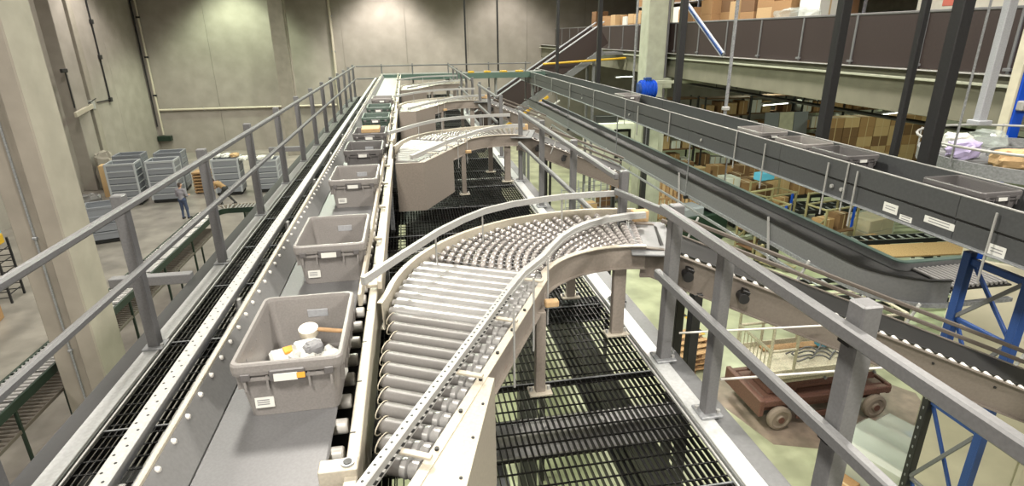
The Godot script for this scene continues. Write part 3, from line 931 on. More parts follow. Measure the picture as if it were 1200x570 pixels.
	# cross ties under the curve and a small gearmotor
	for a in [140.0, 115.0, 90.0]:
		var u := Vector3(cos(deg_to_rad(a)), 0, -sin(deg_to_rad(a)))
		bar(t, "cross_tie", M.beige, Vector3(C.x, RT - 0.1, C.y) + u * 0.72, Vector3(C.x, RT - 0.1, C.y) + u * 1.48, 0.04, 0.06, 0.003)
	pb(t, "sensor_box", M.carton_pale, P0 + d * 0.55 + r * 0.07 + Vector3(0, -0.11, 0), Vector3(0.08, 0.04, 0.05), 0.006)
	# sheet-metal drive cover
	var hm := MB.new()
	if near:
		hm.prism([Vector2(-0.19, -1.0), Vector2(-0.04, -1.0), Vector2(0.27, -2.04), Vector2(0.225, -2.06), Vector2(-0.15, -1.35)], 6.10, RT + 0.012)
	else:
		hm.prism([Vector2(-0.20, -1.74), Vector2(0.115, -1.74), Vector2(0.50, -2.50), Vector2(0.47, -2.515), Vector2(0.095, -1.77), Vector2(-0.20, -1.77)], 6.10, RT + 0.02)
	part(t, "drive_cover", hm.done(), M.beige if not near else M.cream)
	if near:
		for k in 4: part(t, "cover_screw", cy(0.006, 0.004, 1, 8), M.dark_steel, Vector3(0.02 + 0.06 * k, RT + 0.0135, -1.30 - 0.19 * k))

func make_decline(at: Vector3, label: String, length: float) -> void:
	var t := thing("decline_conveyor", label, "conveyor", at, 0.0, "belt conveyors falling away beyond the curves")
	var dir := Vector3(0.957, -0.378, 0.304).normalized()
	var side := Vector3(-0.2885, 0, 0.9575)            # towards the near side
	var up := side.cross(dir).normalized()
	if up.y < 0.0: up = -up
	var A := Vector3(1.50, RT, -3.44)
	var B := Vector3(1.637, RT, -3.93)
	var inner := [A, A + Vector3(0.12, -0.01, 0.036), A + Vector3(0.12, -0.01, 0.036) + dir * length]
	var outer := [B, B + Vector3(0.12, -0.01, 0.036), B + Vector3(0.12, -0.01, 0.036) + dir * length]
	var prof := [Vector2(0.0, 0.0), Vector2(0.035, 0.0), Vector2(0.035, -0.006), Vector2(0.008, -0.006), Vector2(0.008, -0.21), Vector2(0.035, -0.21), Vector2(0.035, -0.218), Vector2(0.0, -0.218)]
	var m := MB.new()
	m.sweep(inner, prof)
	part(t, "near_frame", m.done(), M.beige_dark)
	m = MB.new()
	var pm := []
	for v in prof: pm.append(Vector2(-v.x, v.y))
	m.sweep(outer, pm)
	part(t, "far_frame", m.done(), M.beige_dark)
	# belt
	var a0: Vector3 = inner[1]
	var b0: Vector3 = outer[1]
	var c0 := (a0 + b0) * 0.5
	var q := Basis(dir, up, dir.cross(up))
	part(t, "belt", bx(Vector3(length, 0.012, 0.42), 0.004), M.belt_dark, c0 + dir * length * 0.5 - up * 0.004 - side * 0.02, q)
	part(t, "transfer_plate", bx(Vector3(0.3, 0.012, 0.72), 0.003), M.plate_mid, c0 - Vector3(0.06, 0.012, 0.0), Basis(Vector3.UP, -0.29))
	# roller ends showing along the near side
	var k := 0
	while k * 0.085 < length - 0.1:
		part(t, "roller_end", cy(0.017, 0.05, 2, 10), M.white_plastic, a0 + dir * (0.1 + 0.085 * k) - side * 0.035 - up * 0.014, q)
		k += 1
	# guard rails on the far side, two bars on brackets
	for j in 2:
		bar(t, "guard_rail", M.guard_brown, b0 + up * (0.05 + 0.075 * j) - side * 0.02 + dir * 0.05, b0 + up * (0.05 + 0.075 * j) - side * 0.02 + dir * length, 0.025, 0.03, 0.005)
	k = 0
	while k * 0.9 + 0.3 < length:
		var p: Vector3 = b0 + dir * (0.3 + 0.9 * k) - side * 0.045
		bar(t, "guard_bracket", M.galv_light, p - up * 0.1, p + up * 0.17, 0.03, 0.012, 0.003)
		p = a0 + dir * (0.6 + 0.9 * k) + side * 0.045
		k += 1
	# hooked sensor stand, motor, bolts on the near frame
	var hk := MB.new()
	var s := a0 + dir * 0.42 + side * 0.05
	hk.tube([s - up * 0.1, s + up * 0.1, s + up * 0.13 - side * 0.02, s + up * 0.14 - side * 0.06], 0.007, 8)
	part(t, "sensor_hook", hk.done(), M.galv_light)
	for x in [0.22, 0.62]:
		var mo := part(t, "drive_motor", cy(0.035, 0.09, 2, 16), M.dark_steel, a0 + dir * x + side * 0.05 - up * 0.10, q)
		pb(mo, "terminal_box", M.black, Vector3(0, 0.04, 0), Vector3(0.05, 0.03, 0.06), 0.004)
	pb(t, "control_box", M.carton_pale, Vector3(1.62, RT + 0.02, -3.75) - side * 0.3, Vector3(0.13, 0.09, 0.07), 0.006)
	for j in int(length / 0.45):
		part(t, "bolt", cy(0.008, 0.014, 2, 8), M.dark_steel, a0 + dir * (0.2 + 0.45 * j) + side * 0.010 - up * 0.06, q)
	# supports down to the floor
	for x in [0.35]:
		if x > length: continue
		for e in [a0, b0]:
			var top: Vector3 = e + dir * x - up * 0.21
			pb(t, "support_leg", M.dark_steel, Vector3(top.x, top.y * 0.5, top.z), Vector3(0.07, top.y, 0.07), 0.004)

func build_branches() -> void:
	make_branch(Vector3.ZERO, "grey roller branch with a wide skate-wheel curve between the large tote and the railing", true)
	make_branch(Vector3(0, 0, -4.70), "pale roller branch with beige drive cover beside the dark empty totes", false)
	make_branch(Vector3(0, 0, -9.40), "third roller branch with beige drive cover beside the green-grey totes", false)
	make_branch(Vector3(0, 0, -14.1), "last roller branch before the cross conveyor at the far end", false)
	make_decline(Vector3.ZERO, "beige-framed decline conveyor running down past the scissor lift", 5.2)
	make_decline(Vector3(0, 0, -4.70), "beige-framed decline conveyor starting behind the far railing", 1.5)
	make_decline(Vector3(0, 0, -9.40), "beige-framed decline conveyor at the end of the third branch", 1.4)

# ---------------------------------------------------------------- hanging conveyors on the right
func build_right_conveyors() -> void:
	# upper conveyor on hangers
	var t := thing("hanging_conveyor", "long dark grey side-plated conveyor hung from tall posts", "conveyor")
	var z0 := 1.0
	var z1 := -23.4
	for k in 10:      # side plates in sections
		var a := z0 - 2.44 * k
		var b := a - 2.435
		var mz := (a + b) * 0.5
		pb(t, "side_plate", M.plate_dark, Vector3(4.45, 6.61, mz), Vector3(0.012, 0.19, a - b), 0.002)
		pb(t, "lower_plate", M.plate_dark, Vector3(4.462, 6.405, mz), Vector3(0.012, 0.17, a - b), 0.002)
		pb(t, "far_side_plate", M.plate_dark, Vector3(5.07, 6.52, mz), Vector3(0.012, 0.40, a - b), 0.002)
	bar(t, "top_edge", M.galv_light, Vector3(4.45, 6.709, z0), Vector3(4.45, 6.709, z1), 0.02, 0.012, 0.002)
	bar(t, "far_top_edge", M.galv_light, Vector3(5.07, 6.724, z0), Vector3(5.07, 6.724, z1), 0.02, 0.012, 0.002)
	bar(t, "seam_strip", M.black, Vector3(4.468, 6.502, z0), Vector3(4.468, 6.502, z1), 0.03, 0.018, 0.002)
	bar(t, "bottom_flange", M.galv, Vector3(4.44, 6.315, z0), Vector3(4.44, 6.315, z1), 0.06, 0.012, 0.002)
	pb(t, "belt", M.belt_dark, Vector3(4.76, 6.478, (z0 + z1) * 0.5), Vector3(0.57, 0.014, z0 - z1), 0.003)
	pb(t, "return_pan", M.plate_dark, Vector3(4.76, 6.33, (z0 + z1) * 0.5), Vector3(0.58, 0.01, z0 - z1), 0.002)
	# stickers and fixings
	for a in [[-4.55, 6.40, 0.17, 0.09], [-4.36, 6.355, 0.14, 0.05], [-4.02, 6.42, 0.30, 0.06], [-3.48, 6.36, 0.14, 0.09]]:
		var st := pb(t, "sticker", M.card_white, Vector3(4.4545, a[1], a[0]), Vector3(0.003, a[3], a[2]), 0.0005)
		for k in 2: pb(st, "print_line", M.ink, Vector3(-0.002, 0.014 - 0.024 * k, 0.0), Vector3(0.001, 0.008, a[2] * 0.7), 0.0)
	for a in [-5.2, -5.35, -8.3, -11.4, -14.8]:
		part(t, "fixing_bolt", cy(0.022, 0.02, 0, 8), M.galv_light, Vector3(4.44, 6.42, a))
	for k in 8:
		rod(t, "tension_rod", M.galv_light, Vector3(4.43, 6.72, -3.0 - 2.15 * k), Vector3(4.425, 6.20, -3.0 - 2.15 * k), 0.009, 6)
	# hanger posts
	var hp := [[5.22, -3.55, 0.13, "dark hanger post beyond the black-grey tote by the stickers"], [5.22, -5.02, 0.13, "thick dark hanger post, one of a pair by the grey tote"], [5.22, -5.45, 0.07, "slim dark hanger post beside the thick paired one"], [5.22, -6.62, 0.12, "single thick dark hanger post between two grey totes"], [5.22, -10.9, 0.12, "dark hanger post near the blue motor"], [5.22, -15.9, 0.11, "dark hanger post crossing the staircase landing"], [5.22, -20.5, 0.10, "dark hanger post before the inclined brown stair panel"]]
	for a in hp:
		var h := thing("hanger_post", a[3], "post", Vector3(a[0], 6.40, a[1]), 0.0, "dark hanger posts")
		pb(h, "post", M.dark_steel, Vector3(0, 4.05, 0), Vector3(a[2], 8.1, a[2]), 0.008)
		pb(h, "foot_bracket", M.galv, Vector3(-0.09, 0.02, 0), Vector3(0.22, 0.05, 0.16), 0.006)
		rod(h, "stay_rod", M.galv_light, Vector3(-0.80, 0.26, 0.02), Vector3(-0.80, -0.32, 0.02), 0.01, 6)
	var h2 := thing("hanger_rod", "thin grey threaded hanger beside the blue strut", "rod", Vector3(5.2, 6.5, -9.0))
	rod(h2, "rod", M.galv, Vector3.ZERO, Vector3(0, 8.0, 0), 0.028)
	pb(h2, "clamp", M.galv_light, Vector3(0, 0.3, 0), Vector3(0.1, 0.06, 0.1), 0.008)
	h2 = thing("hanger_rod", "thin grey threaded hanger farther along the hanging conveyor", "rod", Vector3(5.2, 6.5, -13.2))
	rod(h2, "rod", M.galv, Vector3.ZERO, Vector3(0, 8.0, 0), 0.025)
	for a in [[2.2, "slim dark hanger over the yellow boxes on the cross conveyor"], [3.4, "slim dark hanger at the stair side of the cross conveyor"]]:
		h2 = thing("hanger_rod", a[1], "rod", Vector3(a[0], 6.75, -22.35))
		pb(h2, "rod", M.dark_steel, Vector3(0, 3.9, 0), Vector3(0.06, 7.8, 0.06), 0.004)
		pb(h2, "foot_bracket", M.dark_steel, Vector3(0, -0.03, 0.1), Vector3(0.1, 0.06, 0.26), 0.004)
	h2 = thing("hanger_post", "light grey steel post beside the spiral conveyor", "post", Vector3(8.0, 6.75, -7.0))
	pb(h2, "post", M.cage_light, Vector3(0, 3.9, 0), Vector3(0.14, 7.8, 0.10), 0.008)
	pb(h2, "foot_bracket", M.cage_light, Vector3(0, 0.0, 0), Vector3(0.22, 0.06, 0.2), 0.006)
	var ds := thing("diagonal_strut", "blue and white diagonal strut hanging before the mezzanine", "strut", Vector3.ZERO)
	bar(ds, "strut", M.cage_light, Vector3(5.6, 10.6, -15.2), Vector3(5.6, 7.62, -10.0), 0.05, 0.09, 0.004)
	bar(ds, "blue_edge", M.blue, Vector3(5.56, 10.61, -15.16), Vector3(5.56, 7.63, -9.96), 0.03, 0.04, 0.004)
	# totes on the hanging conveyor
	var n := 0
	for zz in [-4.1, -5.65, -6.36, -7.25, -12.4]:
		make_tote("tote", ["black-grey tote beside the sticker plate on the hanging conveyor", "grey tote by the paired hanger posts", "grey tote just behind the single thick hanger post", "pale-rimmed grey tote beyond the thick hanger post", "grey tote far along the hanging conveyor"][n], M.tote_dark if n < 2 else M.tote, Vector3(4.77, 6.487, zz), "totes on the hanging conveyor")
		n += 1
	# far cross conveyor joining the loop
	var cr := thing("cross_conveyor", "cross conveyor closing the loop at the far end, green lamp light painted into its top colour", "conveyor")
	pb(cr, "bed", M.guard_green, Vector3(2.1, 6.60, -21.75), Vector3(6.2, 0.05, 0.62), 0.005)  # bed and guard coloured green to carry the greenish lamp light
	for s in [-1.0, 1.0]:
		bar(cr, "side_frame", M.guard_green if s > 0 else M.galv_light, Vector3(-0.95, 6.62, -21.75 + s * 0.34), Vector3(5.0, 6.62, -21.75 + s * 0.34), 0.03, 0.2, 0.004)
	for k in 30: rod(cr, "roller", M.roller_zinc, Vector3(-0.85 + 0.19 * k, 6.63, -22.03), Vector3(-0.85 + 0.19 * k, 6.63, -21.47), 0.03, 8)
	for xx in [-0.6, 1.4, 3.2, 4.6]: pb(cr, "leg", M.galv, Vector3(xx, 6.2, -21.75), Vector3(0.06, 0.78, 0.3), 0.005)
	for k in 4: one("yellow_box", "small yellow box riding on the far cross conveyor", "box", bx(Vector3(0.22, 0.10, 0.25), 0.01), M.yellow, Vector3(2.3 + 0.6 * k, 6.711, -21.75), 0.1 * k, "yellow boxes on the cross conveyor")

	# lower parallel conveyor
	var m := thing("lower_conveyor", "dark belt conveyor with grey side plate running below the hanging conveyor and turning away", "conveyor")
	var path := []
	for z in [-22.0, -18.0, -14.0, -10.0, -8.0, -6.6, -4.95]: path.append(Vector3(4.76, 5.6, z))
	for i in range(1, 9):
		var a := deg_to_rad(90.0 * i / 8.0)
		path.append(Vector3(4.76 + 0.37 * (1.0 - cos(a)), 5.6, -4.95 + 0.37 * sin(a)))
	var full := path.duplicate()
	full.append(Vector3(5.4, 5.6, -4.58)); full.append(Vector3(5.85, 5.6, -4.58))
	var bl := MB.new()
	bl.sweep(full, [Vector2(-0.25, -0.035), Vector2(0.25, -0.035), Vector2(0.25, -0.02), Vector2(-0.25, -0.02)])
	part(m, "belt", bl.done(), M.belt_dark)
	var fp := MB.new()
	fp.sweep(full, [Vector2(-0.275, -0.15), Vector2(-0.26, -0.15), Vector2(-0.26, 0.06), Vector2(-0.275, 0.06)])
	part(m, "far_side_plate", fp.done(), M.plate_mid)
	var fp2 := MB.new()
	fp2.sweep(full, [Vector2(-0.32, 0.06), Vector2(-0.255, 0.06), Vector2(-0.255, 0.075), Vector2(-0.32, 0.075)])
	part(m, "far_flange", fp2.done(), M.guard_green)
	var np := MB.new()
	np.sweep(path, [Vector2(0.255, -0.15), Vector2(0.27, -0.15), Vector2(0.27, 0.085), Vector2(0.255, 0.085)])
	part(m, "near_side_plate", np.done(), M.plate_mid)
	var nt := MB.new()
	nt.sweep(path, [Vector2(0.245, 0.085), Vector2(0.285, 0.085), Vector2(0.285, 0.1), Vector2(0.245, 0.1)])
	part(m, "near_edge", nt.done(), M.belt_dark)
	var nb := MB.new()
	nb.sweep(full, [Vector2(0.25, -0.19), Vector2(0.30, -0.19), Vector2(0.30, -0.15), Vector2(0.25, -0.15)])
	part(m, "bottom_flange", nb.done(), M.galv)
	for k in 12:
		rod(m, "roller", M.roller_zinc, Vector3(5.18 + 0.055 * k, 5.602, -4.82), Vector3(5.18 + 0.055 * k, 5.602, -4.34), 0.018, 10)
	for z in [-20.0, -16.0, -12.0, -8.6]:
		for s in [-1.0, 1.0]: rod(m, "hanger", M.galv, Vector3(4.76 + s * 0.34, 5.42, z), Vector3(4.76 + s * 0.34, 6.32, z), 0.012, 6)
		pb(m, "tie", M.dark_steel, Vector3(4.76, 5.42, z), Vector3(0.74, 0.05, 0.05), 0.004)
	for z in [-6.3, -8.9]:
		bar(m, "side_stay", M.galv_light, Vector3(4.47, 5.75, z - 0.1), Vector3(4.42, 5.20, z + 0.1), 0.03, 0.012, 0.002)
	bar(m, "lower_rail", M.galv, Vector3(4.44, 5.27, -5.4), Vector3(4.44, 5.27, -18.0), 0.03, 0.04, 0.004)
	for z in [-12.0, -18.0]:
		pb(m, "leg", M.dark_steel, Vector3(4.40, 2.60, z), Vector3(0.07, 5.2, 0.09), 0.004)

	# curved roller conveyor behind, with goods in plastic
	var sp2 := thing("spiral_conveyor", "pale curved roller conveyor looping behind the hanging conveyor", "conveyor", Vector3(8.45, 6.3, -6.35))
	for R in [0.6, 1.42]:
		var rg := MB.new()
		var pp := []
		for i in 49: pp.append(Vector3(R * cos(TAU * i / 48.0), 0.0, R * sin(TAU * i / 48.0)))
		rg.sweep(pp, [Vector2(-0.015, -0.08), Vector2(0.015, -0.08), Vector2(0.015, 0.09), Vector2(-0.015, 0.09)])
		part(sp2, "ring_frame", rg.done(), M.galv)
	for i in 40:
		var u := Vector3(cos(TAU * i / 40.0), 0, sin(TAU * i / 40.0))
		rod(sp2, "roller", M.plate_mid, u * 0.62, u * 1.40, 0.03, 8)
	for i in 6:
		var u := Vector3(cos(TAU * i / 6.0), 0, sin(TAU * i / 6.0)) * 1.48
		if i % 3 == 0: rod(sp2, "hanger", M.galv, u, u + Vector3(0, 8.2, 0), 0.015, 6)
		rod(sp2, "guard_stand", M.galv_light, u, u + Vector3(0, 0.3, 0), 0.012, 6)
	var gr := MB.new()
	gr.ring(Vector3(0, 0.27, 0), Vector3.UP, 1.48, 0.018, 40, 8)
	part(sp2, "guard_ring", gr.done(), M.galv_light)
	var cols := [M.card_white, M.film, M.carton_pale, M.lilac, M.card_white, M.film]
	for i in 6:
		var a := deg_to_rad(80.0 + 40.0 * i)
		one("wrapped_parcel", ["white parcel in crumpled plastic on the curved roller conveyor", "clear plastic bag on the curved roller conveyor", "tan parcel on the curved roller conveyor", "violet-tinted parcel on the curved roller conveyor", "white soft parcel at the end of the parcel row", "clear film bag at the end of the parcel row"][i], "parcel", crumple(Vector3(0.42, 0.24, 0.34), 20 + i), cols[i], Vector3(8.45 + 1.0 * cos(a), 6.44, -6.35 + 1.0 * sin(a)), a, "parcels on the curved roller conveyor")

# ---------------------------------------------------------------- mezzanine
func make_carton(label: String, group: String, s: Vector3, at: Vector3, turn: float, m: Material) -> void:
	var t := thing("carton", label, "box", at, turn, group)
	pb(t, "box", m, Vector3(0, s.y * 0.5, 0), s, 0.008)
	pb(t, "tape_strip", M.tape, Vector3(0, s.y * 0.5, 0), Vector3(0.05, s.y + 0.003, s.z + 0.003), 0.0)

func tone(m: Material) -> String:
	if m == M.card_white: return "white"
	if m == M.carton_pale: return "pale tan"
	if m == M.carton_dark: return "dark brown"
	return "mid-brown"

func build_mezzanine() -> void:
	var t := thing("mezzanine", "mezzanine floor edged by a pale beam and dark brown guard panels", "mezzanine")
	pb(t, "slab", M.mezz_beam, Vector3(22.3, 6.95, -18.0), Vector3(23.4, 0.4, 55.0), 0.0)
	pb(t, "edge_beam", M.mezz_beam, Vector3(10.45, 6.77, -18.0), Vector3(0.3, 0.86, 55.0), 0.01)
	pb(t, "beam_flange", M.pale_green, Vector3(10.36, 7.06, -18.0), Vector3(0.42, 0.05, 55.0), 0.006)
	pb(t, "ledge", M.galv_light, Vector3(10.30, 7.235, -18.0), Vector3(0.36, 0.02, 55.0), 0.003)
	pb(t, "upper_beam", M.mezz_beam, Vector3(10.40, 7.15, -18.0), Vector3(0.24, 0.14, 55.0), 0.004)
	for k in 24:
		var z := 4.6 - 1.9 * k
		pb(t, "guard_panel", M.fascia, Vector3(10.28, 7.79, z - 0.95), Vector3(0.03, 1.06, 1.885), 0.004)
		var p := pb(t, "panel_post", M.plate_mid, Vector3(10.255, 7.79, z), Vector3(0.03, 1.06, 0.05), 0.003)
		pb(p, "foot", M.plate_mid, Vector3(-0.02, -0.46, 0), Vector3(0.06, 0.05, 0.14), 0.004)
	bar(t, "handrail", M.rail_grey, Vector3(10.28, 8.345, 5.0), Vector3(10.28, 8.345, -41.0), 0.06, 0.05, 0.01)
	for k in 7:
		var z := -2.0 - 6.5 * k
		if absf(z + 22.6) < 3.0: continue
		pb(t, "support_column", M.pale_green, Vector3(31.5, 3.37, z), Vector3(0.4, 6.74, 0.4), 0.015)
	for k in 9: pb(t, "joist", M.mezz_beam, Vector3(22.3, 6.58, -3.0 - 4.6 * k), Vector3(23.0, 0.36, 0.2), 0.01)
	# white partition up there with two posters
	var w := thing("partition_wall", "white partition on the mezzanine with a pink and a violet poster", "partition")
	pb(w, "board", M.wall_white, Vector3(14.6, 8.9, -11.0), Vector3(0.1, 3.5, 9.0), 0.01)
	pb(w, "poster", M.pink, Vector3(14.54, 9.0, -14.2), Vector3(0.01, 0.8, 0.9), 0.002)
	pb(w, "poster", M.purple, Vector3(14.54, 9.1, -12.9), Vector3(0.01, 0.8, 0.8), 0.002)
	# cartons in stock on the mezzanine
	var mats := [M.carton, M.carton_pale, M.carton_dark, M.card_white, M.carton]
	var z := -14.9
	var n := 0
	while z > -34.0:
		var s := Vector3(rng.randf_range(0.5, 0.8), rng.randf_range(0.4, 0.62), rng.randf_range(0.55, 0.95))
		var x := 11.1 + rng.randf_range(0.0, 0.35)
		var y := 7.15
		var k := 0
		while y < 8.75:
			var m: Material = mats[rng.randi() % 5]
			make_carton("%s carton in the stock stacked behind the brown guard panels" % tone(m), tone(m) + " cartons on the mezzanine", Vector3(s.x, s.y, s.z * 0.96), Vector3(x, y, z - s.z * 0.5), 0.0, m)
			y += s.y
			k += 1
		z -= s.z + rng.randf_range(0.02, 0.12)
		n += 1
	# pallet rack frames behind
	for k in 4:
		var r := thing("shelving_rack", "grey shelving rack with stock high on the mezzanine", "rack", Vector3(13.0, 7.15, -17.5 - 4.4 * k), 0.0, "racks on the mezzanine")
		for zz in [-1.35, 1.35]:
			for xx in [-0.4, 0.4]: pb(r, "upright", M.cage_grey, Vector3(xx, 1.6, zz), Vector3(0.07, 3.2, 0.07), 0.004)
		for yy in [0.15, 1.15, 2.15, 3.1]: pb(r, "shelf", M.cage_light, Vector3(0, yy, 0), Vector3(0.9, 0.05, 2.75), 0.004)
		for yy in [0, 1, 2]:
			for q in 3:
				var s := Vector3(0.7, rng.randf_range(0.45, 0.85), rng.randf_range(0.6, 0.8))
				var cm: Material = mats[rng.randi() % 3]
				make_carton(tone(cm) + " carton on a grey mezzanine shelf", tone(cm) + " cartons on mezzanine shelves", s, r.position + Vector3(0, 0.176 + yy, -0.88 + q * 0.88), 0.0, cm)
	one("plastic_heap", "pale heap of plastic film lying among mezzanine cartons", "film", crumple(Vector3(0.6, 0.5, 1.6), 33), M.film, Vector3(10.8, 8.35, -15.6), 0.0)
	# stairs from the floor up to the mezzanine
	var st := thing("staircase", "steel staircase with brown side panels and yellow handrails", "staircase", Vector3(0, 0, -28.0))
	var a := Vector3(2.2, 2.75, 0)
	var b := Vector3(9.2, 7.2, 0)
	for s in [-0.6, 0.6]:
		bar(st, "stringer", M.plate_mid, a + Vector3(0, 0, s), b + Vector3(0, 0, s), 0.05, 0.3, 0.005)
		bar(st, "side_panel", M.fascia, a + Vector3(0, 0.75, s), b + Vector3(0, 0.75, s), 0.03, 0.9, 0.005)
		bar(st, "handrail", M.cage_light, a + Vector3(0, 1.32, s), b + Vector3(0, 1.32, s), 0.06, 0.06, 0.012)
	bar(st, "yellow_rail", M.yellow, a.lerp(b, 0.30) + Vector3(0, -0.30, 0.7), a.lerp(b, 0.62) + Vector3(0, -0.30, 0.7), 0.07, 0.12, 0.012)
	bar(st, "white_rail", M.card_white, a.lerp(b, 0.36) + Vector3(0, -0.85, 0.7), a.lerp(b, 0.70) + Vector3(0, -0.85, 0.7), 0.05, 0.08, 0.012)
	for k in 22:
		pb(st, "tread", M.galv, a.lerp(b, (k + 0.5) / 22.0), Vector3(0.27, 0.03, 1.16), 0.003)
	pb(st, "landing", M.plate_mid, Vector3(9.75, 7.1, 0), Vector3(1.0, 0.12, 1.4), 0.005)
	rod(st, "yellow_tie", M.yellow, Vector3(6.2, 6.7, 1.0), Vector3(10.2, 6.9, 1.0), 0.05)
	for x in [2.6, 5.6, 8.8]:
		for s in [-0.5, 0.5]: pb(st, "support", M.plate_mid, Vector3(x, (2.75 + (x - 2.2) * 0.636) * 0.5 - 0.1, s), Vector3(0.12, 2.75 + (x - 2.2) * 0.636 - 0.2, 0.12), 0.005)
	# bulky blue motor beside the pale column
	var mo := thing("blue_motor", "bright blue motor mounted on a shelf beside the pale column", "motor", Vector3(9.0, 5.62, -21.4))
	part(mo, "body", cy(0.32, 0.6, 0, 20), M.blue_bright, Vector3(0, 0.35, 0))
	for k in 6: part(mo, "cooling_fin", cy(0.355, 0.03, 0, 20), M.blue_bright, Vector3(-0.24 + 0.095 * k, 0.35, 0))
	pb(mo, "terminal_box", M.blue, Vector3(0, 0.72, 0), Vector3(0.25, 0.14, 0.22), 0.01)
	part(mo, "fan_cowl", cy(0.25, 0.12, 0, 20), M.blue, Vector3(-0.36, 0.35, 0))
	pb(mo, "shelf", M.dark_steel, Vector3(0.1, -0.02, 0), Vector3(1.2, 0.06, 0.8), 0.005)
	pb(mo, "stand", M.dark_steel, Vector3(-0.62, 0.35, 0.3), Vector3(0.1, 0.7, 0.1), 0.005)
	pb(mo, "floor_stand", M.dark_steel, Vector3(0.1, -2.84, 0), Vector3(0.2, 5.56, 0.2), 0.005)
	var ar := pb(mo, "pale_arm", M.pale_green, Vector3(1.8, 0.6, 0), Vector3(3.6, 0.12, 0.12), 0.01)
	pb(ar, "end_plate", M.dark_steel, Vector3(1.85, 0, 0), Vector3(0.1, 0.6, 0.3), 0.01)
	# blue rack column at the right edge
	var bc := thing("blue_column", "bright blue steel column beside the spiral conveyor", "column", Vector3(10.0, 0, -8.2))
	pb(bc, "shaft", M.blue_bright, Vector3(0, 6.0, 0), Vector3(0.22, 12.0, 0.2), 0.01)
	pb(bc, "pale_edge", M.panel_beige, Vector3(-0.14, 6.0, 0), Vector3(0.05, 12.0, 0.16), 0.006)
	pb(bc, "clamp", M.galv_light, Vector3(0.05, 6.8, 0.14), Vector3(0.3, 0.16, 0.12), 0.02)
	pb(bc, "base_plate", M.blue, Vector3(0, 0.02, 0), Vector3(0.45, 0.04, 0.45), 0.006)
	# lamps under the mezzanine; those mounted higher are unseen, added for more light
	for p in [Vector3(12, 5.72, -17.7), Vector3(13.6, 5.75, -14.6), Vector3(12, 5.7, -31.8), Vector3(20, 6.1, -24.0), Vector3(26, 6.1, -24.0), Vector3(22, 6.1, -34.0), Vector3(28, 6.1, -33.0), Vector3(18, 6.1, -12.0)]:
		tube_lamp(p, 0.3, 26.0, Color(0.95, 1.0, 0.88), "white batten lamp glowing under the mezzanine", "batten lamps under the mezzanine")
	# lamps under the platform
	for z2 in [-3.4, -8.2, -13.0]:
		tube_lamp(Vector3(0.4, 5.2, z2), 1.57, 18.0, Color(0.95, 1.0, 0.85), "white batten lamp under the grating platform", "batten lamps under the platform")
	var dp := thing("dark_pipe", "thin dark pipe running along below the mezzanine edge", "pipe")
	rod(dp, "pipe", M.dark_steel, Vector3(11.2, 6.05, -8.0), Vector3(11.2, 6.05, -24.0), 0.05)
	for k in 6: rod(dp, "pipe_hanger", M.dark_steel, Vector3(11.2, 6.05, -9.0 - 2.8 * k), Vector3(11.2, 6.75, -9.0 - 2.8 * k), 0.015, 6)

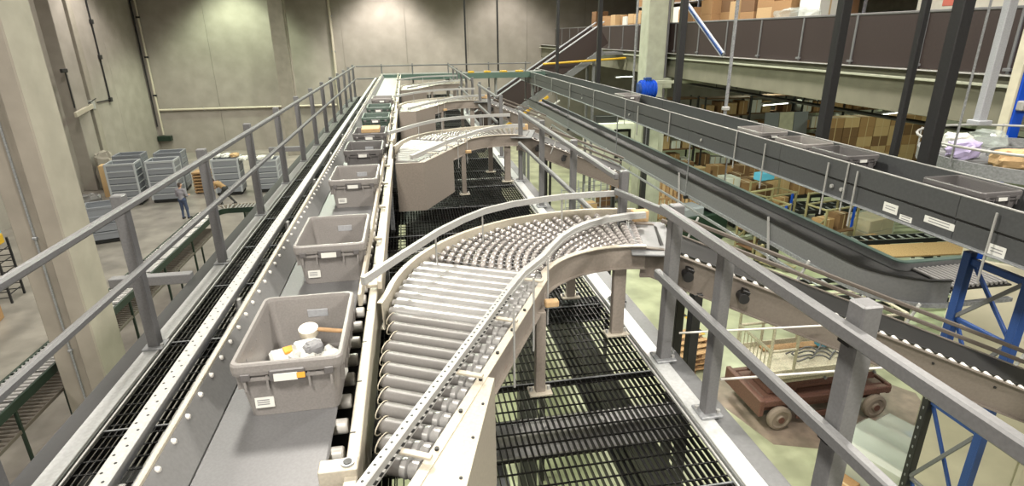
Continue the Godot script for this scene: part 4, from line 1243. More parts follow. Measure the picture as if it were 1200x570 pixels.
# ---------------------------------------------------------------- people
func sdf_mesh(out: MB, bones: Array, cell: float, k: float) -> void:
	# bones: [a, b, ra, rb, colour]; smooth union meshed as surface nets
	var lo := Vector3(1e9, 1e9, 1e9)
	var hi := -lo
	for b in bones:
		for q in [[b[0], b[2]], [b[1], b[3]]]:
			lo = lo.min(q[0] - Vector3.ONE * (q[1] + k + 2.0 * cell)); hi = hi.max(q[0] + Vector3.ONE * (q[1] + k + 2.0 * cell))
	var nx := int((hi.x - lo.x) / cell) + 2
	var ny := int((hi.y - lo.y) / cell) + 2
	var nz := int((hi.z - lo.z) / cell) + 2
	var f := PackedFloat32Array(); f.resize(nx * ny * nz); f.fill(1.0)
	var g := PackedFloat32Array(); g.resize(nx * ny * nz); g.fill(1.0)
	var own := PackedInt32Array(); own.resize(nx * ny * nz)
	for bi in bones.size():
		var b = bones[bi]
		var A: Vector3 = b[0]; var B: Vector3 = b[1]
		var m: float = maxf(b[2], b[3]) + k + 2.0 * cell
		var l0 := (A.min(B) - Vector3.ONE * m - lo) / cell
		var h0 := (A.max(B) + Vector3.ONE * m - lo) / cell
		var ab := B - A
		var dd := maxf(ab.length_squared(), 1e-9)
		for z in range(maxi(0, int(l0.z)), mini(nz, int(h0.z) + 1)):
			for y in range(maxi(0, int(l0.y)), mini(ny, int(h0.y) + 1)):
				for x in range(maxi(0, int(l0.x)), mini(nx, int(h0.x) + 1)):
					var p := lo + Vector3(x, y, z) * cell
					var t := clampf((p - A).dot(ab) / dd, 0.0, 1.0)
					var d := p.distance_to(A + ab * t) - lerpf(b[2], b[3], t)
					var i := (z * ny + y) * nx + x
					if d < g[i]: g[i] = d; own[i] = bi
					var h := maxf(k - absf(f[i] - d), 0.0) / k
					f[i] = minf(f[i], d) - h * h * k * 0.25
	var idx := {}
	var pos := []
	var cl := []
	for z in nz - 1:
		for y in ny - 1:
			for x in nx - 1:
				var i0 := (z * ny + y) * nx + x
				var s := Vector3.ZERO
				var c := 0
				var neg := 0
				var v := []
				for q in 8:
					var val := f[i0 + (q & 1) + ((q >> 1) & 1) * nx + ((q >> 2) & 1) * nx * ny]
					v.append(val)
					if val < 0.0: neg += 1
				if neg == 0 or neg == 8: continue
				for e in [[0, 1], [2, 3], [4, 5], [6, 7], [0, 2], [1, 3], [4, 6], [5, 7], [0, 4], [1, 5], [2, 6], [3, 7]]:
					var va: float = v[e[0]]; var vb: float = v[e[1]]
					if (va < 0.0) != (vb < 0.0):
						var tt := va / (va - vb)
						var pa := Vector3(e[0] & 1, (e[0] >> 1) & 1, (e[0] >> 2) & 1)
						var pb_ := Vector3(e[1] & 1, (e[1] >> 1) & 1, (e[1] >> 2) & 1)
						s += pa.lerp(pb_, tt); c += 1
				idx[i0] = pos.size()
				pos.append(lo + (Vector3(x, y, z) + s / c) * cell)
				cl.append(bones[own[i0]][4])
	var nrm := []
	nrm.resize(pos.size()); nrm.fill(Vector3.ZERO)
	var quads := []
	var st := [1, nx, nx * ny]
	for i0 in idx.keys():
		var x: int = i0 % nx
		var y: int = (i0 / nx) % ny
		var z: int = i0 / (nx * ny)
		for ax in 3:
			var a1: int = st[(ax + 1) % 3]; var a2: int = st[(ax + 2) % 3]
			var cc := [x, y, z]
			if cc[(ax + 1) % 3] == 0 or cc[(ax + 2) % 3] == 0: continue
			var sa := f[i0] < 0.0
			var sb := f[i0 + st[ax]] < 0.0
			if sa == sb: continue
			var q := [idx.get(i0, -1), idx.get(i0 - a1, -1), idx.get(i0 - a1 - a2, -1), idx.get(i0 - a2, -1)]
			if -1 in q: continue
			var o := Vector3(); o[ax] = 1.0 if sa else -1.0
			var nn: Vector3 = (pos[q[2]] - pos[q[0]]).cross(pos[q[3]] - pos[q[1]])
			if nn.dot(o) < 0.0: nn = -nn
			for w in q: nrm[w] += nn
			quads.append(q)
	for q in quads:
		for tr in [[0, 1, 2], [0, 2, 3]]:
			out.col = cl[q[tr[0]]]
			out.tri(pos[q[tr[0]]], pos[q[tr[1]]], pos[q[tr[2]]], nrm[q[tr[0]]].normalized(), nrm[q[tr[1]]].normalized(), nrm[q[tr[2]]].normalized())
	out.col = Color(1, 1, 1)

func hand_bones(w: Vector3, dir: Vector3, palm: Vector3, side: Vector3, skin: Color) -> Array:
	# w wrist, dir towards the fingers, palm the way the palm faces, side towards the thumb
	var o := []
	o.append([w, w + dir * 0.085, 0.024, 0.03, skin])
	o.append([w + dir * 0.04 - side * 0.018, w + dir * 0.088 - side * 0.026, 0.02, 0.014, skin])
	var ln := [0.068, 0.078, 0.072, 0.056]
	for k in 4:
		var b: Vector3 = w + dir * 0.085 + side * (0.028 - 0.019 * k)
		var m: Vector3 = b + dir * ln[k] * 0.5 + palm * 0.012
		o.append([b, m, 0.0095, 0.009, skin])
		o.append([m, m + dir * ln[k] * 0.35 + palm * ln[k] * 0.4, 0.009, 0.0075, skin])
	var tb: Vector3 = w + dir * 0.03 + side * 0.026
	var tm: Vector3 = tb + dir * 0.03 + side * 0.028 + palm * 0.012
	o.append([tb, tm, 0.013, 0.011, skin])
	o.append([tm, tm + dir * 0.032 + side * 0.006 + palm * 0.014, 0.011, 0.0085, skin])
	return o

func head_bones(c: Vector3, fw: Vector3, up: Vector3, skin: Color, hair: Color) -> Array:
	var rt := fw.cross(up).normalized()
	var o := []
	o.append([c + up * 0.035 - fw * 0.012, c + up * 0.02 + fw * 0.02, 0.088, 0.082, skin])
	o.append([c - up * 0.03 + fw * 0.03, c - up * 0.085 + fw * 0.058, 0.066, 0.036, skin])      # jaw
	o.append([c + up * 0.02 + fw * 0.095, c - up * 0.02 + fw * 0.112, 0.008, 0.013, skin])      # nose
	for s in [-1.0, 1.0]:
		o.append([c + rt * s * 0.088 + up * 0.02 - fw * 0.005, c + rt * s * 0.09 - up * 0.025 - fw * 0.002, 0.013, 0.010, skin])   # ears
		o.append([c + rt * s * 0.032 + up * 0.012 + fw * 0.092, c + rt * s * 0.036 + up * 0.012 + fw * 0.092, 0.009, 0.009, Color(0.05, 0.04, 0.035)])
		o.append([c + rt * s * 0.02 + up * 0.034 + fw * 0.1, c + rt * s * 0.046 + up * 0.034 + fw * 0.09, 0.007, 0.006, hair])
	o.append([c - rt * 0.018 - up * 0.056 + fw * 0.092, c + rt * 0.018 - up * 0.056 + fw * 0.092, 0.007, 0.007, Color(0.35, 0.13, 0.11)])
	o.append([c + up * 0.065 - fw * 0.03, c + up * 0.075 + fw * 0.03, 0.078, 0.066, hair])
	o.append([c + up * 0.04 - fw * 0.05, c - up * 0.03 - fw * 0.055, 0.072, 0.055, hair])
	return o

func make_person(label: String, at: Vector3, turn: float, pose: Dictionary, shirt: Color, trousers: Color, skin: Color, hair: Color) -> void:
	var J := pose
	var m := MB.new()
	var shoe := Color(0.03, 0.03, 0.03)
	var B := []
	B.append([J.pelvis + Vector3(-0.075, 0, 0), J.pelvis + Vector3(0.075, 0, 0), 0.115, 0.115, trousers])
	B.append([J.pelvis + (J.chest - J.pelvis) * 0.2, J.chest, 0.125, 0.13, shirt])
	var sh: Vector3 = J.sl - J.sr
	B.append([J.chest + sh * 0.22, J.chest - sh * 0.22, 0.115, 0.115, shirt])
	B.append([J.sl, J.sr, 0.068, 0.068, shirt])
	B.append([J.neck, J.head - J.hup * 0.07, 0.055, 0.052, skin])
	for s in ["l", "r"]:
		B.append([J["s" + s], J["e" + s], 0.062, 0.048, shirt])
		var mid: Vector3 = J["e" + s].lerp(J["w" + s], 0.12)
		B.append([J["e" + s], mid, 0.048, 0.045, shirt])
		B.append([mid, J["w" + s], 0.040, 0.027, skin])
		B.append([J["h" + s], J["k" + s], 0.092, 0.066, trousers])
		B.append([J["k" + s], J["a" + s], 0.062, 0.047, trousers])
		B.append([J["a" + s] + Vector3(0, -0.03, 0.02), J["a" + s] + J["f" + s] * 0.17 + Vector3(0, -0.05, 0), 0.045, 0.036, shoe])
		B.append([J["a" + s] + Vector3(0, 0.0, 0), J["a" + s] + Vector3(0, -0.04, 0) - J["f" + s] * 0.03, 0.045, 0.04, shoe])
	sdf_mesh(m, B, 0.016, 0.045)
	sdf_mesh(m, head_bones(J.head, J.hfw, J.hup, skin, hair), 0.006, 0.016)
	for s in ["l", "r"]:
		sdf_mesh(m, hand_bones(J["w" + s], J["hd" + s], J["hp" + s], J["hs" + s], skin), 0.005, 0.008)
	one("person", label, "person", m.done(), M.cloth, at, turn)

func pose_standing() -> Dictionary:
	# facing +z, forearms raised before the chest
	return {
		pelvis = Vector3(0, 0.93, 0), chest = Vector3(0, 1.27, 0.01), sl = Vector3(0.175, 1.40, 0), sr = Vector3(-0.175, 1.40, 0), neck = Vector3(0, 1.44, 0.005),
		head = Vector3(0, 1.60, 0.03), hfw = Vector3(0, -0.25, 0.968), hup = Vector3(0, 0.968, 0.25),
		el = Vector3(0.245, 1.13, 0.03), wl = Vector3(0.17, 1.10, 0.27), er = Vector3(-0.25, 1.13, 0.02), wr = Vector3(-0.20, 1.09, 0.26),
		hl = Vector3(0.085, 0.90, 0), hr = Vector3(-0.085, 0.90, 0), kl = Vector3(0.10, 0.49, 0.03), kr = Vector3(-0.11, 0.49, 0.05), al = Vector3(0.10, 0.085, -0.02), ar = Vector3(-0.13, 0.085, 0.03),
		fl = Vector3(0.15, 0, 0.99), fr = Vector3(-0.2, 0, 0.98),
		hdl = Vector3(-0.35, 0.1, 0.93).normalized(), hdr = Vector3(0.3, 0.1, 0.95).normalized(), hpl = Vector3(-0.5, -0.8, 0.0).normalized(), hpr = Vector3(0.5, -0.8, 0).normalized(), hsl = Vector3(-0.75, 0.5, -0.3).normalized(), hsr = Vector3(0.75, 0.5, -0.3).normalized()}

func pose_bending() -> Dictionary:
	# facing +z, bent forward with both arms reaching down, mid-stride
	return {
		pelvis = Vector3(0, 0.88, -0.1), chest = Vector3(0, 1.10, 0.17), sl = Vector3(0.17, 1.17, 0.28), sr = Vector3(-0.17, 1.17, 0.28), neck = Vector3(0, 1.20, 0.32),
		head = Vector3(0, 1.27, 0.47), hfw = Vector3(0, -0.7, 0.714), hup = Vector3(0, 0.714, 0.7),
		el = Vector3(0.21, 0.92, 0.38), wl = Vector3(0.14, 0.77, 0.56), er = Vector3(-0.21, 0.92, 0.38), wr = Vector3(-0.14, 0.77, 0.56),
		hl = Vector3(0.085, 0.86, -0.1), hr = Vector3(-0.085, 0.86, -0.1), kl = Vector3(0.10, 0.50, 0.13), kr = Vector3(-0.10, 0.48, -0.17), al = Vector3(0.10, 0.085, 0.14), ar = Vector3(-0.11, 0.10, -0.46),
		fl = Vector3(0, 0, 1), fr = Vector3(0, -0.1, 1),
		hdl = Vector3(-0.2, -0.7, 0.68).normalized(), hdr = Vector3(0.2, -0.7, 0.68).normalized(), hpl = Vector3(-0.6, -0.5, -0.6).normalized(), hpr = Vector3(0.6, -0.5, -0.6).normalized(), hsl = Vector3(-0.5, 0.5, 0.6).normalized(), hsr = Vector3(0.5, 0.5, 0.6).normalized()}

# ---------------------------------------------------------------- left floor
func make_bin(label: String, at: Vector3, turn: float, h: float, dark: bool, group: String) -> Node3D:
	var t := thing("bulk_bin", label, "bin", at, turn, group)
	var w := 1.35
	var d := 1.15
	var fm: Material = M.cage_grey if dark else M.cage_light
	pb(t, "base", M.rubber, Vector3(0, 0.10, 0), Vector3(w - 0.1, 0.14, d - 0.1), 0.01)
	for sx in [-1.0, 1.0]:
		for sz in [-1.0, 1.0]:
			pb(t, "corner_post", fm, Vector3(sx * (w * 0.5 - 0.04), 0.17 + (h - 0.17) * 0.5, sz * (d * 0.5 - 0.04)), Vector3(0.09, h - 0.17, 0.09), 0.01)
	var n := int((h - 0.17) / 0.30)
	for k in n:
		var y := 0.17 + (k + 0.5) * (h - 0.17) / n
		var ph := (h - 0.17) / n - 0.03
		for s in [-1.0, 1.0]:
			var p := pb(t, "panel", M.cage_grey, Vector3(0, y, s * (d * 0.5 - 0.035)), Vector3(w - 0.14, ph, 0.03), 0.006)
			pb(p, "rib", fm, Vector3(0, ph * 0.38, s * 0.02), Vector3(w - 0.14, 0.05, 0.03), 0.006)
			p = pb(t, "panel", M.cage_grey, Vector3(s * (w * 0.5 - 0.035), y, 0), Vector3(0.03, ph, d - 0.14), 0.006)
			pb(p, "rib", fm, Vector3(s * 0.02, ph * 0.38, 0), Vector3(0.03, 0.05, d - 0.14), 0.006)
	for s in [-1.0, 1.0]:
		pb(t, "top_rim", fm, Vector3(0, h, s * (d * 0.5 - 0.03)), Vector3(w, 0.06, 0.07), 0.01)
		pb(t, "top_rim", fm, Vector3(s * (w * 0.5 - 0.03), h, 0), Vector3(0.07, 0.06, d - 0.13), 0.01)
	pb(t, "inner_floor", M.cage_grey, Vector3(0, h - 0.45, 0), Vector3(w - 0.1, 0.03, d - 0.1), 0.0)
	for sx in [-1.0, 1.0]:
		for sz in [-1.0, 1.0]: part(t, "castor", cy(0.05, 0.05, 0, 10), M.rubber, Vector3(sx * 0.5, 0.05, sz * 0.42))
	return t

func build_left_floor() -> void:
	# green-framed roller conveyor on tall legs
	var t := thing("floor_roller_conveyor", "green-framed roller conveyor on tall legs passing the concrete column", "conveyor")
	for s in [-7.60, -7.0]:
		pb(t, "side_frame", M.conveyor_green, Vector3(s, 2.13, -11.5), Vector3(0.05, 0.18, 19.0), 0.006)
	for k in 155:
		part(t, "roller", cy(0.032, 0.54, 0, 8), M.roller_zinc, Vector3(-7.3, 2.185, -2.6 - 0.12 * k))
	for k in 20: pb(t, "cover_strip", M.black, Vector3(-7.3, 2.222, -2.9 - 0.96 * k), Vector3(0.56, 0.008, 0.025), 0.0)
	for k in 9:
		for s in [-7.58, -7.02]: pb(t, "leg", M.conveyor_green, Vector3(s, 1.02, -3.0 - 2.2 * k), Vector3(0.05, 2.04, 0.05), 0.005)
	var lower := MB.new()
	for k in 150: lower.box(Vector3(-7.3, 1.62, -3.0 - 0.12 * k), Vector3(0.5, 0.04, 0.05), 0.0)
	part(t, "lower_slats", lower.done(), M.guard_brown).set_meta("kind", "stuff")
	for s in [-7.58, -7.02]: pb(t, "lower_frame", M.guard_brown, Vector3(s, 1.62, -11.5), Vector3(0.03, 0.07, 19.0), 0.004)
	# curved end turning towards the platform
	for R in [0.35, 0.95]:
		var ce := MB.new()
		var cp := []
		for i in 13:
			var a := deg_to_rad(i * 7.5)
			cp.append(Vector3(-6.65 - R * cos(a), 2.13, -21.0 - R * sin(a)))
		cp.append(Vector3(-4.6, 2.13, -21.0 - R))
		ce.sweep(cp, [Vector2(-0.025, -0.09), Vector2(0.025, -0.09), Vector2(0.025, 0.09), Vector2(-0.025, 0.09)])
		part(t, "curved_frame", ce.done(), M.conveyor_green if R < 0.5 else M.beige)
	for k in 9:
		var a := deg_to_rad(k * 11.0)
		rod(t, "curve_roller", M.roller_zinc, Vector3(-6.65 - 0.38 * cos(a), 2.185, -21.0 - 0.38 * sin(a)), Vector3(-6.65 - 0.92 * cos(a), 2.185, -21.0 - 0.92 * sin(a)), 0.03, 8)
	for k in 16: part(t, "curve_roller", cy(0.03, 0.54, 2, 8), M.roller_zinc, Vector3(-6.5 + 0.12 * k, 2.185, -21.65))
	for x in [-6.2, -4.8]: pb(t, "leg", M.conveyor_green, Vector3(x, 1.02, -21.65), Vector3(0.06, 2.04, 0.5), 0.005)
	# bulk bins
	var g := "bulk bins on the hall floor"
	make_bin("dark open grey bulk bin beside the big concrete column", Vector3(-12.85, 0, -25.6), 0.35, 1.55, true, g)
	make_bin("light ribbed bulk bin beside the yellow-brown carton", Vector3(-14.5, 0, -31.6), 0.12, 2.15, false, g)
	make_bin("ribbed bulk bin standing behind the man in the grey shirt", Vector3(-12.75, 0, -31.9), 0.08, 2.15, false, g)
	make_bin("bulk bin in the rear row below the corner pipe", Vector3(-15.1, 0, -33.9), 0.1, 2.15, true, g)
	make_bin("bulk bin in the rear row beside the stack of pale boards", Vector3(-13.2, 0, -34.2), 0.1, 2.15, true, g)
	make_bin("light bulk bin loaded with white parcels behind the bending worker", Vector3(-9.9, 0, -32.7), 0.06, 1.95, false, g)
	make_bin("bulk bin with white sheets half hidden by the railing", Vector3(-8.0, 0, -33.0), 0.06, 1.75, false, g)
	for k in 7:
		one("white_parcel", "white flat parcel heaped on a bulk bin", "parcel", crumple(Vector3(rng.randf_range(0.36, 0.42), 0.20, rng.randf_range(0.5, 0.8)), 40 + k), M.card_white if k != 2 else M.carton_pale, Vector3(-10.33 + 0.44 * k, 2.08 if k < 3 else 1.90, -32.7), 0.0, "white parcels on the bulk bins")
	var pl := thing("board_stack", "stack of pale wooden boards between the bulk bins", "boards", Vector3(-11.5, 0, -33.4))
	for k in 7: pb(pl, "board", M.wood, Vector3(0, 0.1 + 0.17 * k, 0), Vector3(0.75, 0.09, 0.9), 0.006)
	for k in 7:
		for s in [-0.3, 0.3]: pb(pl, "spacer", M.wood_dark, Vector3(s, 0.018 + 0.17 * k + 0.0, 0), Vector3(0.08, 0.076, 0.9), 0.004)
	var sd := thing("tall_carton", "tall yellow-brown carton against the left wall pilaster", "box", Vector3(-16.1, 0, -33.6), 0.2)
	pb(sd, "box", M.carton_pale, Vector3(0, 0.85, 0), Vector3(0.85, 1.7, 0.7), 0.01)
	pb(sd, "seam", M.carton, Vector3(0.05, 0.85, 0.352), Vector3(0.05, 1.7, 0.006), 0.0)
	make_carton("small brown carton behind the tall yellow-brown carton", "cartons by the left wall", Vector3(0.7, 1.5, 0.6), Vector3(-15.6, 0, -35.4), 0.2, M.carton_dark)
	one("rubble_bag", "pale bag slumped at the foot of the left wall", "bag", crumple(Vector3(1.0, 2.3, 0.9), 61), M.concrete_light, Vector3(-17.0, 0.95, -35.2), 0.3)
	one("dark_bag", "dark bag lying before the left wall", "bag", crumple(Vector3(1.0, 0.9, 0.8), 62), M.tote_dark, Vector3(-15.9, 0.38, -30.6), 0.6)
	# rack at the frame edge; its blue panel paints a bright bluish window
	var rk := thing("wire_trolley", "dark wire trolley with a yellow cap and a pale blue panel painted as window light", "trolley", Vector3(-13.6, 0, -19.7), 0.1)
	for sx in [-0.45, 0.45]:
		for sz in [-0.4, 0.4]: pb(rk, "upright", M.dark_steel, Vector3(sx, 1.0, sz), Vector3(0.06, 2.0, 0.06), 0.005)
	for k in 8:
		for sz in [-0.4, 0.4]: pb(rk, "wire", M.dark_steel, Vector3(0, 0.2 + 0.2 * k, sz), Vector3(0.9, 0.025, 0.025), 0.0)
	for k in 5: pb(rk, "side_wire", M.dark_steel, Vector3(0.45, 0.3 + 0.35 * k, 0), Vector3(0.025, 0.025, 0.8), 0.0)
	pb(rk, "yellow_cap", M.yellow, Vector3(0.5, 2.15, 0.3), Vector3(0.35, 0.32, 0.3), 0.03)
	pb(rk, "window_light_panel", M.cyan, Vector3(0.3, 2.75, 0.0), Vector3(0.5, 1.3, 0.05), 0.01)
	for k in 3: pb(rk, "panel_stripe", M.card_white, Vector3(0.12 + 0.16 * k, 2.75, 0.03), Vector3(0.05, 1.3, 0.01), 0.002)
	one("carton", "brown carton on the floor at the dark wire trolley", "box", bx(Vector3(0.7, 0.5, 0.6), 0.01), M.carton, Vector3(-13.0, 0.25, -17.9), 0.2)
	# people
	make_person("person in a grey shirt and blue jeans standing with raised forearms", Vector3(-10.75, 0, -28.1), PI * 0.93, pose_standing(), Color(0.22, 0.21, 0.24), Color(0.045, 0.06, 0.11), Color(0.45, 0.27, 0.19), Color(0.05, 0.035, 0.03))
	make_person("person in a tan top and dark trousers bending forward beside the conveyor", Vector3(-9.55, 0, -30.2), -PI * 0.55, pose_bending(), Color(0.30, 0.19, 0.09), Color(0.03, 0.03, 0.03), Color(0.45, 0.27, 0.19), Color(0.04, 0.03, 0.025))
	one("paper_scrap", "white scrap of paper lying on the floor by the standing person", "paper", bx(Vector3(0.3, 0.01, 0.2), 0.002), M.card_white, Vector3(-12.0, 0.006, -25.2), 0.4)

# ---------------------------------------------------------------- right floor
func make_pallet(label: String, at: Vector3, turn: float, group: String) -> void:
	var t := thing("wooden_pallet", label, "pallet", at, turn, group)
	for k in 5: pb(t, "deck_board", M.wood, Vector3(0, 0.133, -0.54 + 0.27 * k), Vector3(1.2, 0.022, 0.14), 0.003)
	for x in [-0.53, 0.0, 0.53]:
		pb(t, "bearer", M.wood_dark, Vector3(x, 0.072, 0), Vector3(0.1, 0.09, 1.2), 0.003)
		pb(t, "bottom_board", M.wood, Vector3(x, 0.013, 0), Vector3(0.12, 0.022, 1.2), 0.003)

func make_lift() -> void:
	var t := thing("scissor_lift", "brown and cream scissor lift parked on the green floor", "lift", Vector3(8.4, 0, -9.75))
	pb(t, "chassis", M.lift_brown, Vector3(0, 0.52, 0), Vector3(2.9, 0.36, 1.05), 0.03)
	pb(t, "side_rail", M.lift_brown, Vector3(0, 0.62, 0.60), Vector3(3.1, 0.16, 0.14), 0.02)
	pb(t, "side_rail", M.lift_brown, Vector3(0, 0.62, -0.60), Vector3(3.1, 0.16, 0.14), 0.02)
	pb(t, "end_bumper", M.lift_brown, Vector3(-1.56, 0.55, 0), Vector3(0.12, 0.4, 1.4), 0.02)
	pb(t, "end_bumper", M.lift_brown, Vector3(1.5, 0.62, 0), Vector3(0.1, 0.24, 1.3), 0.02)
	pb(t, "pothole_guard", M.lift_brown, Vector3(0, 0.20, 0.62), Vector3(1.3, 0.14, 0.05), 0.01)
	pb(t, "hydraulic_box", M.lift_brown, Vector3(-0.95, 0.82, 0.1), Vector3(0.7, 0.24, 0.7), 0.03)
	var w := MB.new()
	w.lathe(Vector3.ZERO, Vector3.BACK, [Vector2(0.0, -0.08), Vector2(0.20, -0.08), Vector2(0.26, -0.06), Vector2(0.275, 0.0), Vector2(0.26, 0.06), Vector2(0.20, 0.08), Vector2(0.17, 0.05), Vector2(0.10, 0.055), Vector2(0.08, 0.09), Vector2(0.0, 0.09)], 24)
	var wm := w.done()
	for sx in [-1.13, 1.15]:
		for sz in [-0.70, 0.70]:
			var o := part(t, "wheel", wm, M.tyre, Vector3(sx, 0.275, sz), Basis() if sz > 0 else Basis(Vector3.UP, PI))
			part(o, "hub", cy(0.07, 0.02, 2, 16), M.lift_brown, Vector3(0, 0, 0.095))
	# folded scissor arms
	for k in 4:
		for sz in [-0.42, 0.42]:
			bar(t, "scissor_arm", M.lift_brown if k < 2 else M.lift_cream, Vector3(-1.25, 0.80 + 0.09 * k, sz), Vector3(1.25, 0.84 + 0.09 * k, sz), 0.06, 0.08, 0.008)
	for x in [-1.2, 0.0, 1.2]: rod(t, "pivot_pin", M.galv, Vector3(x, 0.98, -0.5), Vector3(x, 0.98, 0.5), 0.03)
	# platform
	pb(t, "deck", M.lift_cream, Vector3(0.05, 1.24, 0), Vector3(3.0, 0.05, 1.15), 0.008)
	for sz in [-1.0, 1.0]:
		pb(t, "toe_board", M.lift_cream, Vector3(0.05, 1.27, sz * 0.59), Vector3(3.05, 0.22, 0.03), 0.006)
	for sx in [-1.5, 1.58]: pb(t, "toe_board", M.lift_cream, Vector3(sx, 1.27, 0), Vector3(0.03, 0.22, 1.15), 0.006)
	for x in [-1.48, -0.9, 0.0, 0.8, 1.56]:
		for sz in [-0.59, 0.59]:
			if sz > 0 and x in [0.0]: continue
			rod(t, "rail_post", M.lift_cream, Vector3(x, 1.2, sz), Vector3(x, 2.42, sz), 0.032)
	for y in [1.85, 2.42]:
		rod(t, "guard_rail", M.lift_cream, Vector3(-1.48, y, -0.59), Vector3(1.56, y, -0.59), 0.032)
		for x in [-1.48, 1.56]: rod(t, "guard_rail", M.lift_cream, Vector3(x, y, -0.59), Vector3(x, y, 0.59), 0.032)
		rod(t, "guard_rail", M.lift_cream, Vector3(-1.48, y, 0.59), Vector3(-0.9, y, 0.59), 0.032)
		rod(t, "guard_rail", M.lift_cream, Vector3(0.8, y, 0.59), Vector3(1.56, y, 0.59), 0.032)
	for k in 9:
		rod(t, "gate_bar", M.lift_cream, Vector3(-1.48, 1.3, -0.5 + 0.13 * k), Vector3(-1.48, 1.85, -0.5 + 0.13 * k), 0.012, 6)
	# control box and hoses on the deck
	pb(t, "control_box", M.cyan, Vector3(0.4, 1.40, -0.25), Vector3(0.28, 0.16, 0.2), 0.02)
	for k in 4:
		var h := MB.new()
		var pts := []
		for i in 21: pts.append(Vector3(-0.6 + 0.06 * i, 1.30 + 0.12 * absf(sin(i * 0.5 + k)), -0.1 + 0.12 * k + 0.06 * sin(i * 0.7 + k * 2.0)))
		h.tube(pts, 0.018, 6)
		part(t, "hose", h.done(), M.plate_mid)
	bar(t, "plank", M.wood, Vector3(-1.0, 1.30, -0.4), Vector3(1.4, 1.33, -0.3), 0.2, 0.04, 0.004)

func rack_frame(label: String, at: Vector3, h: float, depth: float, dark: float) -> void:
	var t := thing("rack_frame", label, "rack", at, 0.0, "blue rack frames")
	for s in [0.0, 1.0]:
		var y0 := dark if s == 0.0 else 0.0
		var c := pb(t, "upright", M.blue, Vector3(0, (h + y0) * 0.5, s * depth), Vector3(0.085, h - y0, 0.075), 0.006)
		if y0 > 0.0:
			var d := pb(t, "lower_upright", M.dark_steel, Vector3(0, y0 * 0.5, s * depth), Vector3(0.085, y0, 0.075), 0.006)
			for k in int(y0 / 0.12): pb(d, "slot", M.galv, Vector3(-0.044, -y0 * 0.5 + 0.1 + 0.12 * k, 0), Vector3(0.003, 0.03, 0.014), 0.0)
		pb(t, "foot", M.galv, Vector3(0, 0.006, s * depth), Vector3(0.16, 0.012, 0.15), 0.002)
		pb(c, "edge_lip", M.blue, Vector3(-0.04, 0, 0.042), Vector3(0.02, h - y0, 0.012), 0.002)
	bar(t, "top_tie", M.blue, Vector3(0, h - 0.08, 0), Vector3(0, h - 0.08, depth), 0.05, 0.06, 0.004)
	var y := h - 0.66
	var k := 0
	while y > 0.3:
		bar(t, "tie", M.blue if k < 2 else M.plate_mid, Vector3(0, y, 0), Vector3(0, y, depth), 0.035, 0.04, 0.004)
		bar(t, "brace", M.blue, Vector3(0.02, minf(y + 0.90, h - 0.1), 0.04), Vector3(0.02, y + 0.03, depth - 0.04), 0.025, 0.035, 0.003)
		bar(t, "brace", M.plate_mid, Vector3(-0.02, minf(y + 0.90, h - 0.1), depth - 0.04), Vector3(-0.02, y + 0.03, 0.04), 0.025, 0.035, 0.003)
		y -= 0.94
		k += 1

func workstation(label: String, at: Vector3, turn: float) -> void:
	var t := thing("packing_station", label, "workstation", at, turn, "tubular packing stations")
	for sx in [-0.8, 0.8]:
		for sz in [-0.45, 0.45]:
			pb(t, "upright", M.frame_yellow, Vector3(sx, 0.95 if sz > 0 else 1.15, sz), Vector3(0.07, 1.9 if sz > 0 else 2.3, 0.07), 0.006)
		bar(t, "diagonal", M.frame_yellow, Vector3(sx, 0.5, -0.42), Vector3(sx, 1.5, 0.42), 0.05, 0.05, 0.004)
		pb(t, "side_tie", M.frame_yellow, Vector3(sx, 1.85, 0), Vector3(0.06, 0.06, 0.9), 0.006)
	for y in [0.25, 0.9]: pb(t, "shelf", M.wood_dark, Vector3(0, y, 0), Vector3(1.6, 0.05, 0.9), 0.006)
	for y in [1.85, 2.25]: pb(t, "cross_bar", M.frame_yellow, Vector3(0, y, -0.45), Vector3(1.6, 0.06, 0.06), 0.006)
	pb(t, "cross_bar", M.frame_yellow, Vector3(0, 1.85, 0.45), Vector3(1.6, 0.06, 0.06), 0.006)
	pb(t, "blue_strip", M.blue_bright, Vector3(0.55, 1.45, 0.48), Vector3(0.12, 0.8, 0.04), 0.01)

